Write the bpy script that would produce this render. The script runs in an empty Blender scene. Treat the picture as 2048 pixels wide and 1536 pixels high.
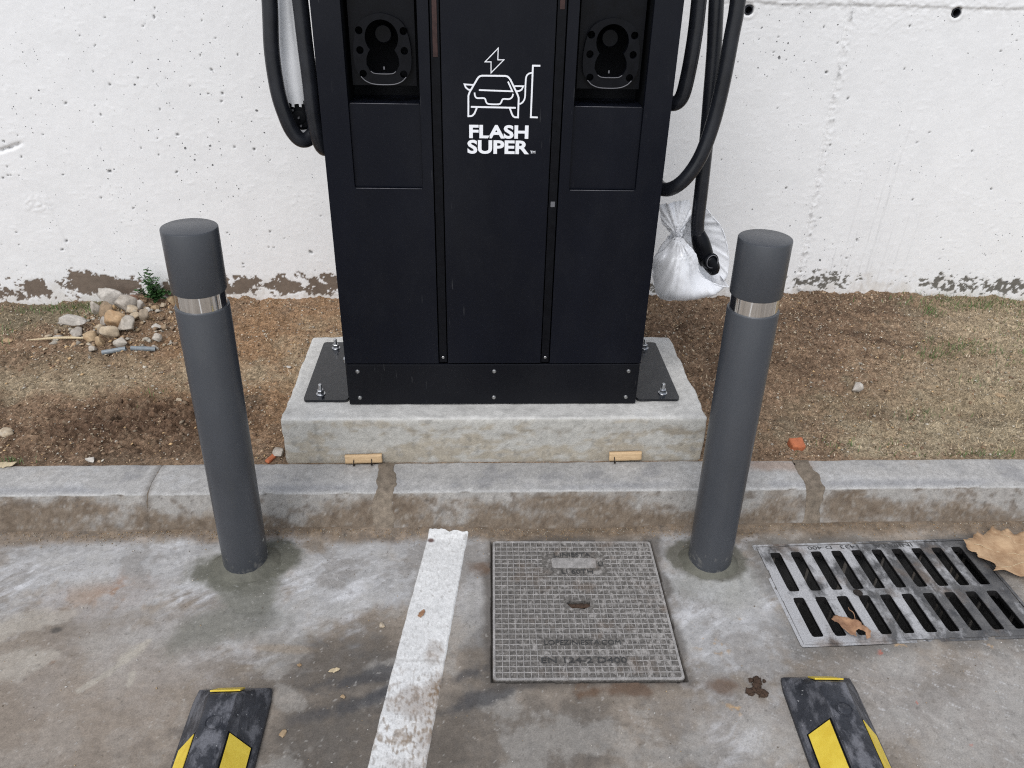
import bpy, bmesh, math, random
import numpy as np
from mathutils import Vector, Matrix, Euler
from mathutils.geometry import delaunay_2d_cdt

# ------------------------------------------------------------------ camera, world, sun, exposure
scene = bpy.context.scene
C = scene.collection
cam_data = bpy.data.cameras.new('camera')
cam_data.sensor_fit = 'HORIZONTAL'
cam_data.sensor_width = 36.0
cam_data.lens = 27.377
cam_data.clip_start = 0.05
cam_data.clip_end = 500.0
cam = bpy.data.objects.new('camera', cam_data)
C.objects.link(cam)
_r, _u, _f = Vector((0.9989, -0.0417, 0.0219)), Vector((0.0022, 0.5054, 0.8629)), Vector((0.0471, 0.8619, -0.5049))
_m = Matrix((_r, _u, -_f)).transposed().to_4x4()
_m.translation = Vector((0, 0, 1.6))
cam.matrix_world = _m
scene.camera = cam

SUN_EL, SUN_AZ = math.radians(52), math.radians(200)      # azimuth clockwise from +Y: behind the camera, a little to its left
world = bpy.data.worlds.new('World')
scene.world = world
world.use_nodes = True
wn, wl = world.node_tree.nodes, world.node_tree.links
wn.clear()
sky = wn.new('ShaderNodeTexSky')
sky.sky_type = 'NISHITA'
sky.sun_disc = False
sky.sun_elevation = SUN_EL
sky.sun_rotation = SUN_AZ
sky.air_density = 1.0
sky.dust_density = 1.0
sky.ozone_density = 1.0
hs = wn.new('ShaderNodeHueSaturation')
hs.inputs['Saturation'].default_value = 0.36                # thin high overcast: the blue is mostly veiled
bg = wn.new('ShaderNodeBackground')
bg.inputs['Strength'].default_value = 0.13
wo = wn.new('ShaderNodeOutputWorld')
wl.new(sky.outputs[0], hs.inputs['Color'])
wl.new(hs.outputs[0], bg.inputs[0])
wl.new(bg.outputs[0], wo.inputs[0])

sun_data = bpy.data.lights.new('sun', 'SUN')
sun_data.energy = 1.3
sun_data.angle = math.radians(35)
sun_data.color = (1.0, 0.985, 0.97)
sun = bpy.data.objects.new('sun', sun_data)
C.objects.link(sun)
_d = Vector((math.sin(SUN_AZ) * math.cos(SUN_EL), math.cos(SUN_AZ) * math.cos(SUN_EL), math.sin(SUN_EL)))
sun.rotation_euler = _d.to_track_quat('Z', 'Y').to_euler()
sun.location = _d * 20

vs = scene.view_settings
vs.view_transform = 'Standard'
vs.look = 'None'
vs.exposure = 0.47
vs.gamma = 1.0
vs.use_curve_mapping = False
scene.cycles.use_denoising = False
scene.cycles.filter_width = 1.15
scene.cycles.max_bounces = 6
scene.cycles.diffuse_bounces = 3

# ------------------------------------------------------------------ noise (numpy)
def _hash(ix, iy, seed):
    h = (ix.astype(np.int64) * 374761393 + iy.astype(np.int64) * 668265263 + seed * 1442695041) & 0xFFFFFFFF
    h = ((h ^ (h >> 13)) * 1274126177) & 0xFFFFFFFF
    return h ^ (h >> 16)
def perlin(x, y, seed=0):
    x0, y0 = np.floor(x), np.floor(y)
    fx, fy = x - x0, y - y0
    ux, uy = fx * fx * fx * (fx * (fx * 6 - 15) + 10), fy * fy * fy * (fy * (fy * 6 - 15) + 10)
    def g(dx, dy):
        a = _hash(x0 + dx, y0 + dy, seed) * (2 * np.pi / 4294967296.0)
        return np.cos(a) * (fx - dx) + np.sin(a) * (fy - dy)
    a, b, c, d = g(0, 0), g(1, 0), g(0, 1), g(1, 1)
    return ((a + ux * (b - a)) + uy * ((c + ux * (d - c)) - (a + ux * (b - a)))) * 1.5
def fbm(x, y, seed=0, oct=4, gain=0.5):
    s, a, f = 0, 1.0, 1.0
    for i in range(oct):
        s = s + a * perlin(x * f + 17.3 * i, y * f - 9.1 * i, seed + i)
        a *= gain
        f *= 2.03
    return s
def sst(a, b, x):
    t = np.clip((x - a) / (b - a), 0, 1)
    return t * t * (3 - 2 * t)
def blob(X, Y, cx, cy, rx, ry, ang=0.0, soft=0.35, w=0):
    c, s = math.cos(ang), math.sin(ang)
    dx, dy = X - cx, Y - cy
    d = np.sqrt(((c * dx + s * dy) / rx) ** 2 + ((-s * dx + c * dy) / ry) ** 2) + w
    return 1 - sst(1 - soft, 1 + soft, d)
def mixc(A, m, c):
    m = np.clip(m, 0, 1)[..., None]
    return A + m * (np.asarray(c) - A)
def stroke(X, Y, pts, w, warp=0):
    D = np.full(X.shape, 9.0)
    for (ax, ay), (bx, by) in zip(pts[:-1], pts[1:]):
        vx, vy = bx - ax, by - ay
        t = np.clip(((X - ax) * vx + (Y - ay) * vy) / (vx * vx + vy * vy + 1e-12), 0, 1)
        D = np.minimum(D, np.hypot(X - ax - t * vx, Y - ay - t * vy))
    return 1 - sst(w * 0.55, w * 1.3, D + warp)
def axis(lo, a, b, hi, step, grow=1.35):
    """fine spacing between a and b, growing steps outwards to lo and hi"""
    mid = list(np.arange(a, b + step / 2, step))
    out, s, x = [], step, mid[-1]
    while x < hi:
        s *= grow
        x = min(x + s, hi)
        out.append(x)
    inn, s, x = [], step, mid[0]
    while x > lo:
        s *= grow
        x = max(x - s, lo)
        inn.append(x)
    return np.array(inn[::-1] + mid + out)

# ------------------------------------------------------------------ objects
def link(name, me, mat=None, parent=None, smooth=True):
    if mat is not None:
        me.materials.append(mat)
    if smooth:
        me.polygons.foreach_set('use_smooth', np.ones(len(me.polygons), dtype=bool))
    o = bpy.data.objects.new(name, me)
    C.objects.link(o)
    if parent is not None:
        o.parent = parent
    return o
def empty(name, loc=(0, 0, 0), rot=(0, 0, 0)):
    o = bpy.data.objects.new(name, None)
    o.empty_display_size = 0.05
    C.objects.link(o)
    o.location = loc
    o.rotation_euler = rot
    return o
def tag(o, label=None, cat=None, group=None, kind=None):
    if label: o['label'] = label
    if cat: o['category'] = cat
    if group: o['group'] = group
    if kind: o['kind'] = kind
    return o
def np_mesh(name, co, faces, col=None):
    """co (n,3), faces (m,k) array"""
    me = bpy.data.meshes.new(name)
    co = np.asarray(co, dtype=np.float32)
    faces = np.asarray(faces, dtype=np.int32)
    n, m, k = len(co), len(faces), faces.shape[1]
    me.vertices.add(n)
    me.vertices.foreach_set('co', co.ravel())
    me.loops.add(m * k)
    me.loops.foreach_set('vertex_index', faces.ravel())
    me.polygons.add(m)
    me.polygons.foreach_set('loop_start', np.arange(0, m * k, k, dtype=np.int32))
    if col is not None:
        at = me.attributes.new('albedo', 'FLOAT_COLOR', 'POINT')
        c4 = np.ones((n, 4), dtype=np.float32)
        c4[:, :3] = np.clip(col, 0, 1)
        at.data.foreach_set('color', c4.ravel())
    me.update(calc_edges=True)
    me.validate()
    return me
def grid_faces(nu, nv, flip=False):
    i = np.arange(nu * nv).reshape(nu, nv)
    q = np.stack([i[:-1, :-1], i[1:, :-1], i[1:, 1:], i[:-1, 1:]], -1).reshape(-1, 4)
    return q[:, ::-1] if flip else q
def bm_obj(name, bm, mat, parent=None, smooth=False, loc=None):
    me = bpy.data.meshes.new(name)
    bm.normal_update()
    bm.to_mesh(me)
    bm.free()
    o = link(name, me, mat, parent, smooth)
    if loc is not None:
        o.location = loc
    return o
def add_box(bm, lo, hi, bevel=0.0, seg=2):
    lo, hi = Vector(lo), Vector(hi)
    r = bmesh.ops.create_cube(bm, size=1.0)
    vs_ = r['verts']
    for v in vs_:
        v.co = Vector(((v.co.x + .5) * (hi.x - lo.x) + lo.x, (v.co.y + .5) * (hi.y - lo.y) + lo.y, (v.co.z + .5) * (hi.z - lo.z) + lo.z))
    if bevel > 0:
        es = list({e for v in vs_ for e in v.link_edges})
        bmesh.ops.bevel(bm, geom=es, offset=bevel, segments=seg, affect='EDGES', profile=0.5)
def box(name, lo, hi, mat, parent=None, bevel=0.0, seg=2):
    bm = bmesh.new()
    add_box(bm, lo, hi, bevel, seg)
    return bm_obj(name, bm, mat, parent, bevel > 0 and seg > 1 and False)
def lathe(name, prof, mat, parent=None, seg=40, axis_='Z', loc=(0, 0, 0), rot=None, smooth=True):
    """prof = [(r, h)...]; r = 0 closes"""
    co, fs, rings = [], [], []
    for r, h in prof:
        if r < 1e-6:
            rings.append([len(co)]); co.append((0, 0, h))
        else:
            rings.append(list(range(len(co), len(co) + seg)))
            co += [(r * math.cos(2 * math.pi * k / seg), r * math.sin(2 * math.pi * k / seg), h) for k in range(seg)]
    for a, b in zip(rings[:-1], rings[1:]):
        for k in range(seg):
            k2 = (k + 1) % seg
            if len(a) == 1 and len(b) > 1: fs.append((a[0], b[k2], b[k]))
            elif len(b) == 1 and len(a) > 1: fs.append((a[k], a[k2], b[0]))
            elif len(a) > 1: fs.append((a[k], a[k2], b[k2], b[k]))
    me = bpy.data.meshes.new(name)
    me.from_pydata(co, [], fs)
    me.update()
    o = link(name, me, mat, parent, smooth)
    if smooth:
        try:
            me.set_sharp_from_angle(angle=math.radians(35))
        except Exception:
            pass
    o.location = loc
    if axis_ == '-Y': o.rotation_euler = (math.pi / 2, 0, 0)
    elif axis_ == '-X': o.rotation_euler = (0, -math.pi / 2, 0)
    elif axis_ == 'X': o.rotation_euler = (0, math.pi / 2, 0)
    if rot is not None: o.rotation_euler = rot
    return o
def catmull(pts, n=10):
    P = [Vector(p) for p in pts]
    P = [P[0] * 2 - P[1]] + P + [P[-1] * 2 - P[-2]]
    out = []
    for i in range(1, len(P) - 2):
        for k in range(n):
            t = k / n
            a, b, c, d = P[i - 1], P[i], P[i + 1], P[i + 2]
            out.append(0.5 * ((2 * b) + (c - a) * t + (2 * a - 5 * b + 4 * c - d) * t * t + (3 * b - a - 3 * c + d) * t ** 3))
    out.append(P[-2])
    return out
def tube_mesh(name, pts, rad, seg=14):
    """rad: number or list"""
    n = len(pts)
    R = rad if hasattr(rad, '__len__') else [rad] * n
    T = [(pts[min(i + 1, n - 1)] - pts[max(i - 1, 0)]).normalized() for i in range(n)]
    nrm = T[0].orthogonal().normalized()
    co, fs = [], []
    for i in range(n):
        nrm = (nrm - T[i] * nrm.dot(T[i])).normalized()
        b = T[i].cross(nrm)
        for k in range(seg):
            a = 2 * math.pi * k / seg
            co.append(pts[i] + (nrm * math.cos(a) + b * math.sin(a)) * R[i])
    for i in range(n - 1):
        for k in range(seg):
            k2 = (k + 1) % seg
            fs.append((i * seg + k, i * seg + k2, (i + 1) * seg + k2, (i + 1) * seg + k))
    fs.append(tuple(range(seg))[::-1])
    fs.append(tuple((n - 1) * seg + k for k in range(seg)))
    me = bpy.data.meshes.new(name)
    me.from_pydata([tuple(c) for c in co], [], fs)
    me.update()
    return me
def in_poly(px, py, poly):
    r = False
    j = len(poly) - 1
    for i in range(len(poly)):
        xi, yi = poly[i]; xj, yj = poly[j]
        if (yi > py) != (yj > py) and px < (xj - xi) * (py - yi) / (yj - yi) + xi:
            r = not r
        j = i
    return r
def cdt_plate(outer, holes, depth, hole_floor=None, extra=None):
    """a flat plate in local xy with real holes; top at z=0, bottom at z=-depth. hole_floor: list of depths or None (open)"""
    loops = [outer] + holes
    pts, edges = [], []
    for lp in loops:
        s = len(pts)
        pts += [Vector(p) for p in lp]
        edges += [(s + i, s + (i + 1) % len(lp)) for i in range(len(lp))]
    for p in (extra or []):
        pts.append(Vector(p))
    V, E_, F_, *_ = delaunay_2d_cdt(pts, edges, [], 0, 1e-7)
    bm = bmesh.new()
    top = [bm.verts.new((v.x, v.y, 0)) for v in V]
    for f in F_:
        cx = sum(V[i].x for i in f) / len(f); cy = sum(V[i].y for i in f) / len(f)
        if not in_poly(cx, cy, outer) or any(in_poly(cx, cy, h) for h in holes):
            continue
        try: bm.faces.new([top[i] for i in f])
        except ValueError: pass
    def wall(lp, d, inner):
        a = [bm.verts.new((x, y, 0)) for x, y in lp]
        b = [bm.verts.new((x, y, -d)) for x, y in lp]
        n = len(lp)
        for i in range(n):
            j = (i + 1) % n
            bm.faces.new((a[i], a[j], b[j], b[i]))
        return b
    wall(outer, depth, False)
    for k, h in enumerate(holes):
        fl = hole_floor[k] if hole_floor else None
        b = wall(h, fl if fl else depth, True)
        if fl: bm.faces.new(b)
    bmesh.ops.remove_doubles(bm, verts=bm.verts, dist=1e-6)
    bmesh.ops.recalc_face_normals(bm, faces=bm.faces)
    return bm
def rrect(x0, y0, x1, y1, r, n=4):
    out = []
    for cx, cy, a0 in ((x1 - r, y1 - r, 0), (x0 + r, y1 - r, 90), (x0 + r, y0 + r, 180), (x1 - r, y0 + r, 270)):
        for k in range(n + 1):
            a = math.radians(a0 + 90 * k / n)
            out.append((cx + r * math.cos(a), cy + r * math.sin(a)))
    return out
def circ(cx, cy, r, n=16):
    return [(cx + r * math.cos(2 * math.pi * k / n), cy + r * math.sin(2 * math.pi * k / n)) for k in range(n)]
def rough_box(name, size, r, step, amp, mat, parent=None, seed=0, colfn=None, noise_scale=20, chip=0.0):
    """box with rounded, chipped edges and uneven faces; local origin at its base centre"""
    hx, hy, hz = size[0] / 2, size[1] / 2, size[2] / 2
    bm = bmesh.new()
    def face(o, du, dv, nu, nv):
        g = [[bm.verts.new(o + du * (i / nu) + dv * (j / nv)) for j in range(nv + 1)] for i in range(nu + 1)]
        for i in range(nu):
            for j in range(nv):
                bm.faces.new((g[i][j], g[i + 1][j], g[i + 1][j + 1], g[i][j + 1]))
    nx, ny, nz = max(2, int(size[0] / step)), max(2, int(size[1] / step)), max(2, int(size[2] / step))
    X, Y, Z = Vector((size[0], 0, 0)), Vector((0, size[1], 0)), Vector((0, 0, size[2]))
    o = Vector((-hx, -hy, -hz))
    face(o, Y, X, ny, nx); face(o + Z, X, Y, nx, ny)
    face(o, X, Z, nx, nz); face(o + Y, Z, X, nz, nx)
    face(o, Z, Y, nz, ny); face(o + X, Y, Z, ny, nz)
    bmesh.ops.remove_doubles(bm, verts=bm.verts, dist=1e-6)
    P = np.array([v.co for v in bm.verts])
    lim = np.array([hx, hy, hz])
    # local rounding radius varies: chipped edges
    nA = fbm(P[:, 0] * 9 + P[:, 1] * 3 + 5, P[:, 1] * 9 + P[:, 2] * 7, seed + 7, 3)
    rr = np.clip(r * (1 + chip * nA), r * 0.3, r * 3)[:, None]
    rr = np.minimum(rr, lim[None] * 0.9)
    q = np.clip(P, -(lim - rr), lim - rr)
    d = P - q
    L = np.linalg.norm(d, axis=1, keepdims=True) + 1e-9
    N = d / L
    rmin = rr.min(1, keepdims=True)
    P2 = q + N * np.minimum(L, rmin)
    s = noise_scale
    nz_ = fbm(P[:, 0] * s + P[:, 2] * s * .7, P[:, 1] * s + P[:, 2] * s, seed, 4)
    P2 = P2 + N * (nz_ * amp)[:, None]
    P2[:, 2] += hz
    for v, c in zip(bm.verts, P2):
        v.co = c
    me = bpy.data.meshes.new(name)
    bm.to_mesh(me); bm.free()
    if colfn is not None:
        col = colfn(P2, N)
        at = me.attributes.new('albedo', 'FLOAT_COLOR', 'POINT')
        c4 = np.ones((len(P2), 4), dtype=np.float32); c4[:, :3] = np.clip(col, 0, 1)
        at.data.foreach_set('color', c4.ravel())
    return link(name, me, mat, parent, True)

# ------------------------------------------------------------------ materials
def base_mat(name):
    m = bpy.data.materials.new(name)
    m.use_nodes = True
    n, l = m.node_tree.nodes, m.node_tree.links
    return m, n, l, n['Principled BSDF']
def noise_node(n, l, scale, detail=6, rough=0.6, coord='Object', stretch=None):
    tc = n.new('ShaderNodeTexCoord')
    src = tc.outputs[coord]
    if coord == 'Position':
        pass
    if stretch:
        mp = n.new('ShaderNodeMapping')
        mp.inputs['Scale'].default_value = stretch
        l.new(src, mp.inputs[0]); src = mp.outputs[0]
    t = n.new('ShaderNodeTexNoise')
    t.inputs['Scale'].default_value = scale
    t.inputs['Detail'].default_value = detail
    t.inputs['Roughness'].default_value = rough
    l.new(src, t.inputs['Vector'])
    return t
def ramp(n, l, src, stops):
    r = n.new('ShaderNodeValToRGB')
    while len(r.color_ramp.elements) < len(stops):
        r.color_ramp.elements.new(0.5)
    for e, (p, c) in zip(r.color_ramp.elements, stops):
        e.position = p
        e.color = (c[0], c[1], c[2], 1) if hasattr(c, '__len__') else (c, c, c, 1)
    l.new(src, r.inputs[0])
    return r
def mul(n, l, a, b, fac=1.0, mode='MULTIPLY'):
    mx = n.new('ShaderNodeMix')
    mx.data_type = 'RGBA'
    mx.blend_type = mode
    if hasattr(fac, 'is_linked'): l.new(fac, mx.inputs[0])
    else: mx.inputs[0].default_value = fac
    for s, i in ((a, 6), (b, 7)):
        if hasattr(s, 'is_linked'): l.new(s, mx.inputs[i])
        else: mx.inputs[i].default_value = (*s, 1)
    return mx.outputs[2]
def bump(n, l, p, src, strength, dist):
    b = n.new('ShaderNodeBump')
    b.inputs['Strength'].default_value = strength
    b.inputs['Distance'].default_value = dist
    l.new(src, b.inputs['Height'])
    l.new(b.outputs[0], p.inputs['Normal'])
    return b
def albedo_mat(name, rough=0.85, scale=180, amt=0.3, bs=0.5, bd=0.004, spec=0.3, scale2=40, amt2=0.18):
    m, n, l, p = base_mat(name)
    at = n.new('ShaderNodeAttribute')
    at.attribute_name = 'albedo'
    a = noise_node(n, l, scale, 5, 0.65)
    ra = ramp(n, l, a.outputs[0], [(0.28, 1 - amt), (0.72, 1 + amt * .6)])
    b = noise_node(n, l, scale2, 6, 0.6)
    rb = ramp(n, l, b.outputs[0], [(0.3, 1 - amt2), (0.7, 1 + amt2)])
    c = mul(n, l, at.outputs['Color'], ra.outputs[0])
    c = mul(n, l, c, rb.outputs[0])
    l.new(c, p.inputs['Base Color'])
    p.inputs['Roughness'].default_value = rough
    p.inputs['Specular IOR Level'].default_value = spec
    bump(n, l, p, a.outputs[0], bs, bd)
    return m
def plain_mat(name, col, rough=0.5, metal=0.0, var=0.15, scale=30, bs=0.0, bd=0.001, spec=0.5, rvar=0.08, col2=None, stretch=None, thr=(0.35, 0.65), coord='Object'):
    m, n, l, p = base_mat(name)
    t = noise_node(n, l, scale, 6, 0.62, coord, stretch)
    c2 = col2 if col2 else tuple(c * (1 + var) for c in col)
    c1 = col if col2 else tuple(c * (1 - var) for c in col)
    r = ramp(n, l, t.outputs[0], [(thr[0], c1), (thr[1], c2)])
    l.new(r.outputs[0], p.inputs['Base Color'])
    rr = ramp(n, l, t.outputs[0], [(0.3, max(rough - rvar, 0.02)), (0.7, min(rough + rvar, 1))])
    l.new(rr.outputs[0], p.inputs['Roughness'])
    p.inputs['Metallic'].default_value = metal
    p.inputs['Specular IOR Level'].default_value = spec
    if bs > 0: bump(n, l, p, t.outputs[0], bs, bd)
    return m

M = {}
M['road'] = albedo_mat('road_surface', 0.66, 260, 0.24, 0.35, 0.002, 0.35, 60, 0.12)
def wall_mat():
    m = albedo_mat('painted_concrete', 0.62, 130, 0.04, 0.12, 0.002, 0.3, 14, 0.02)
    n, l = m.node_tree.nodes, m.node_tree.links
    p = n['Principled BSDF']
    col = p.inputs['Base Color'].links[0].from_socket
    tc = n.new('ShaderNodeTexCoord')
    cl = noise_node(n, l, 1.6, 3, 0.5)
    rc_ = ramp(n, l, cl.outputs[0], [(0.38, 0.40), (0.66, 1.0)])
    tot = None
    for sc, lo_, k in ((20, .82, .17), (44, .82, .22), (95, .82, .30)):
        wz = n.new('ShaderNodeTexNoise'); wz.inputs['Scale'].default_value = sc * 3
        mp = n.new('ShaderNodeMixRGB'); mp.inputs[0].default_value = .012 * 22 / sc
        l.new(tc.outputs['Object'], wz.inputs['Vector']); l.new(tc.outputs['Object'], mp.inputs[1]); l.new(wz.outputs['Color'], mp.inputs[2])
        v = n.new('ShaderNodeTexVoronoi'); v.inputs['Scale'].default_value = sc
        l.new(mp.outputs[0], v.inputs['Vector'])
        sp_ = n.new('ShaderNodeSeparateColor'); l.new(v.outputs['Color'], sp_.inputs[0])
        rad = n.new('ShaderNodeMapRange')
        rad.inputs[1].default_value, rad.inputs[2].default_value, rad.inputs[3].default_value, rad.inputs[4].default_value = lo_, 1.0, 0.0, k
        rad.clamp = True
        l.new(sp_.outputs[0], rad.inputs[0])
        rm = n.new('ShaderNodeMath'); rm.operation = 'MULTIPLY'; l.new(rad.outputs[0], rm.inputs[0]); l.new(rc_.outputs[0], rm.inputs[1])
        sb = n.new('ShaderNodeMath'); sb.operation = 'SUBTRACT'; l.new(rm.outputs[0], sb.inputs[0]); l.new(v.outputs['Distance'], sb.inputs[1])
        mk = n.new('ShaderNodeMapRange'); mk.inputs[1].default_value, mk.inputs[2].default_value = 0.0, .035
        l.new(sb.outputs[0], mk.inputs[0])
        if tot is None: tot = mk.outputs[0]
        else:
            mx = n.new('ShaderNodeMath'); mx.operation = 'MAXIMUM'; l.new(tot, mx.inputs[0]); l.new(mk.outputs[0], mx.inputs[1]); tot = mx.outputs[0]
    fc = n.new('ShaderNodeMath'); fc.operation = 'MULTIPLY'; fc.inputs[1].default_value = .92
    l.new(tot, fc.inputs[0])
    l.new(mul(n, l, col, (0.13, 0.13, 0.135), fc.outputs[0], 'MIX'), p.inputs['Base Color'])
    b1 = p.inputs['Normal'].links[0].from_node
    b2 = n.new('ShaderNodeBump'); b2.invert = True; b2.inputs['Strength'].default_value = .8; b2.inputs['Distance'].default_value = .004
    l.new(tot, b2.inputs['Height']); l.new(b1.outputs[0], b2.inputs['Normal']); l.new(b2.outputs[0], p.inputs['Normal'])
    return m
M['wall'] = wall_mat()
M['soil'] = albedo_mat('dry_soil', 0.95, 200, 0.55, 1.0, 0.012, 0.1, 45, 0.34)
M['kerb'] = albedo_mat('kerb_concrete', 0.85, 260, 0.30, 0.5, 0.003, 0.25, 50, 0.14)
M['plinth'] = albedo_mat('fresh_concrete', 0.85, 160, 0.16, 0.5, 0.004, 0.25, 45, 0.12)
M['paint'] = albedo_mat('road_paint', 0.6, 300, 0.12, 0.2, 0.001, 0.35, 80, 0.08)
M['grit'] = albedo_mat('grit', 0.9, 120, 0.2, 0.2, 0.002, 0.2, 30, 0.1)

# black powder coat with handling scuffs
def powder_coat(name, col, rough, scuff=0.0):
    m, n, l, p = base_mat(name)
    t = noise_node(n, l, 5, 5, 0.6, 'Object', (1, 1, .35))
    r = ramp(n, l, t.outputs[0], [(0.3, tuple(c * .85 for c in col)), (0.7, tuple(c * 1.2 for c in col))])
    out = r.outputs[0]
    if scuff > 0:
        s = noise_node(n, l, 30, 3, 0.5, 'Object', (5, 1, .35))
        s2 = noise_node(n, l, 7, 2, 0.5, 'Object')
        ms = ramp(n, l, s.outputs[0], [(0.70, 0.0), (0.76, 1.0)])
        ms2 = ramp(n, l, s2.outputs[0], [(0.52, 0.0), (0.62, scuff)])
        mm = mul(n, l, ms.outputs[0], ms2.outputs[0])
        out = mul(n, l, out, (0.22, 0.22, 0.22), mm, 'MIX')
    l.new(out, p.inputs['Base Color'])
    du = noise_node(n, l, 3.5, 7, 0.7, 'Object', (1, 1, .6))
    fd = ramp(n, l, du.outputs[0], [(0.48, 0.0), (0.75, 0.014)])
    out = mul(n, l, out, (0.20, 0.19, 0.18), fd.outputs[0], 'MIX')
    l.new(out, p.inputs['Base Color'])
    rr = ramp(n, l, du.outputs[0], [(0.35, rough - .10), (0.7, rough + .12)])
    l.new(rr.outputs[0], p.inputs['Roughness'])
    p.inputs['Specular IOR Level'].default_value = 0.20
    f = noise_node(n, l, 2.2, 2, 0.5)
    bump(n, l, p, f.outputs[0], 0.10, 0.004)
    return m
M['black'] = powder_coat('black_powder_coat', (0.0036, 0.0045, 0.0085), 0.34, 0.12)
M['black_dust'] = powder_coat('black_powder_coat_dusty', (0.0045, 0.0050, 0.0075), 0.38, 0.35)
M['dark_in'] = plain_mat('matt_black_plastic', (0.003, 0.0035, 0.005), 0.7, 0, .2, 20, spec=0.15)
M['holder'] = plain_mat('black_moulded_plastic', (0.0028, 0.0032, 0.0050), 0.38, 0, .2, 40, 0.03, 0.0006, spec=0.16)
M['edge'] = plain_mat('edge_highlight', (0.075, 0.075, 0.085), 0.35, 0, .3, 60)  # paler grey that paints the highlight of bevelled edges
M['plate'] = plain_mat('wet_black_plate', (0.008, 0.009, 0.012), 0.22, 0, .3, 26, 0.25, 0.002, rvar=.16, col2=(0.030, 0.031, 0.034), thr=(.5, .72))
M['cable'] = plain_mat('black_cable_rubber', (0.011, 0.0125, 0.017), 0.36, 0, .25, 14, 0.05, 0.001, spec=0.5)
M['white_print'] = plain_mat('white_vinyl_print', (0.84, 0.85, 0.88), 0.5, 0, .02, 60)
def bollard_mat():
    m = plain_mat('anthracite_paint', (0.048, 0.052, 0.060), 0.34, 0, .06, 4, 0.0, 0.002, spec=0.5, rvar=.06)
    n, l = m.node_tree.nodes, m.node_tree.links
    p = n['Principled BSDF']
    col = p.inputs['Base Color'].links[0].from_socket
    tc = n.new('ShaderNodeTexCoord')
    sx = n.new('ShaderNodeSeparateXYZ'); l.new(tc.outputs['Object'], sx.inputs[0])
    mr = n.new('ShaderNodeMapRange')           # splashed grout and dust thin out up the post
    mr.inputs[1].default_value, mr.inputs[2].default_value, mr.inputs[3].default_value, mr.inputs[4].default_value = .0, .20, .22, 0
    l.new(sx.outputs['Z'], mr.inputs[0])
    t = noise_node(n, l, 40, 6, .7)
    ad = n.new('ShaderNodeMath'); ad.operation = 'ADD'; l.new(t.outputs[0], ad.inputs[0]); l.new(mr.outputs[0], ad.inputs[1])
    f = ramp(n, l, ad.outputs[0], [(0.72, 0.0), (0.84, 0.5)])
    c = mul(n, l, col, (0.22, 0.21, 0.19), f.outputs[0], 'MIX')
    d = noise_node(n, l, 9, 5, .6, 'Object', (1, 1, .25))
    fd = ramp(n, l, d.outputs[0], [(0.50, 0.0), (0.72, 0.06)])
    c = mul(n, l, c, (0.22, 0.21, 0.20), fd.outputs[0], 'MIX')
    l.new(c, p.inputs['Base Color'])
    return m
M['bollard'] = bollard_mat()
M['steel'] = plain_mat('polished_stainless', (0.86, 0.84, 0.81), 0.09, 1.0, .05, 20, 0.02, 0.001)
M['zinc'] = plain_mat('zinc_plated_steel', (0.50, 0.51, 0.53), 0.34, 1.0, .2, 90, 0.2, 0.0005)
M['screw'] = plain_mat('screw_steel', (0.42, 0.42, 0.42), 0.35, 1.0, .2, 200)
M['led'] = plain_mat('dark_red_lens', (0.030, 0.010, 0.008), 0.35, 0, .3, 60)
M['grey_mark'] = plain_mat('grey_lens', (0.12, 0.12, 0.13), 0.4, 0, .1, 60)
M['dark_hole'] = plain_mat('dark_sleeve', (0.02, 0.022, 0.03), 0.5, 0, .2, 60)
M['wood'] = plain_mat('pine_offcut', (0.46, 0.31, 0.17), 0.7, 0, .2, 25, 0.4, 0.001, stretch=(1, 6, 9), col2=(0.64, 0.46, 0.27))
M['nail'] = plain_mat('rusty_nail', (0.035, 0.028, 0.024), 0.6, 0.6, .3, 200)
M['brick'] = plain_mat('orange_brick', (0.42, 0.13, 0.055), 0.85, 0, .2, 60, 0.4, 0.002)
M['conduit'] = plain_mat('blue_grey_pvc', (0.20, 0.228, 0.248), 0.4, 0, .18, 60, 0.1, 0.001)
M['reed'] = plain_mat('dry_reed', (0.52, 0.42, 0.27), 0.6, 0, .2, 40, stretch=(6, 1, 1))
M['green'] = plain_mat('weed_leaf', (0.045, 0.105, 0.032), 0.5, 0, .35, 60)
M['stem'] = plain_mat('weed_stem', (0.05, 0.08, 0.03), 0.6, 0, .2, 60)
M['grass'] = plain_mat('green_grass', (0.085, 0.145, 0.035), 0.6, 0, .35, 30)
M['straw'] = plain_mat('dry_straw', (0.52, 0.40, 0.25), 0.8, 0, .3, 12)
M['chips'] = plain_mat('pale_chaff', (0.50, 0.40, 0.27), 0.85, 0, .35, 20, col2=(0.66, 0.57, 0.43))
M['yellow'] = plain_mat('yellow_reflective_sheet', (0.70, 0.50, 0.04), 0.42, 0, .06, 30, col2=(0.80, 0.61, 0.07))
M['leaf'] = plain_mat('dry_plane_leaf', (0.32, 0.19, 0.10), 0.7, 0, .2, 26, 0.5, 0.003, col2=(0.50, 0.34, 0.20))
M['leaf2'] = plain_mat('dry_brown_leaf', (0.22, 0.11, 0.06), 0.7, 0, .2, 40, 0.5, 0.003, col2=(0.40, 0.23, 0.13))
M['clod'] = plain_mat('dark_soil_clod', (0.06, 0.035, 0.022), 0.95, 0, .4, 60, 0.6, 0.004)
M['padding'] = plain_mat('olive_padding', (0.20, 0.21, 0.14), 0.8, 0, .35, 18, 0.4, 0.01)

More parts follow.
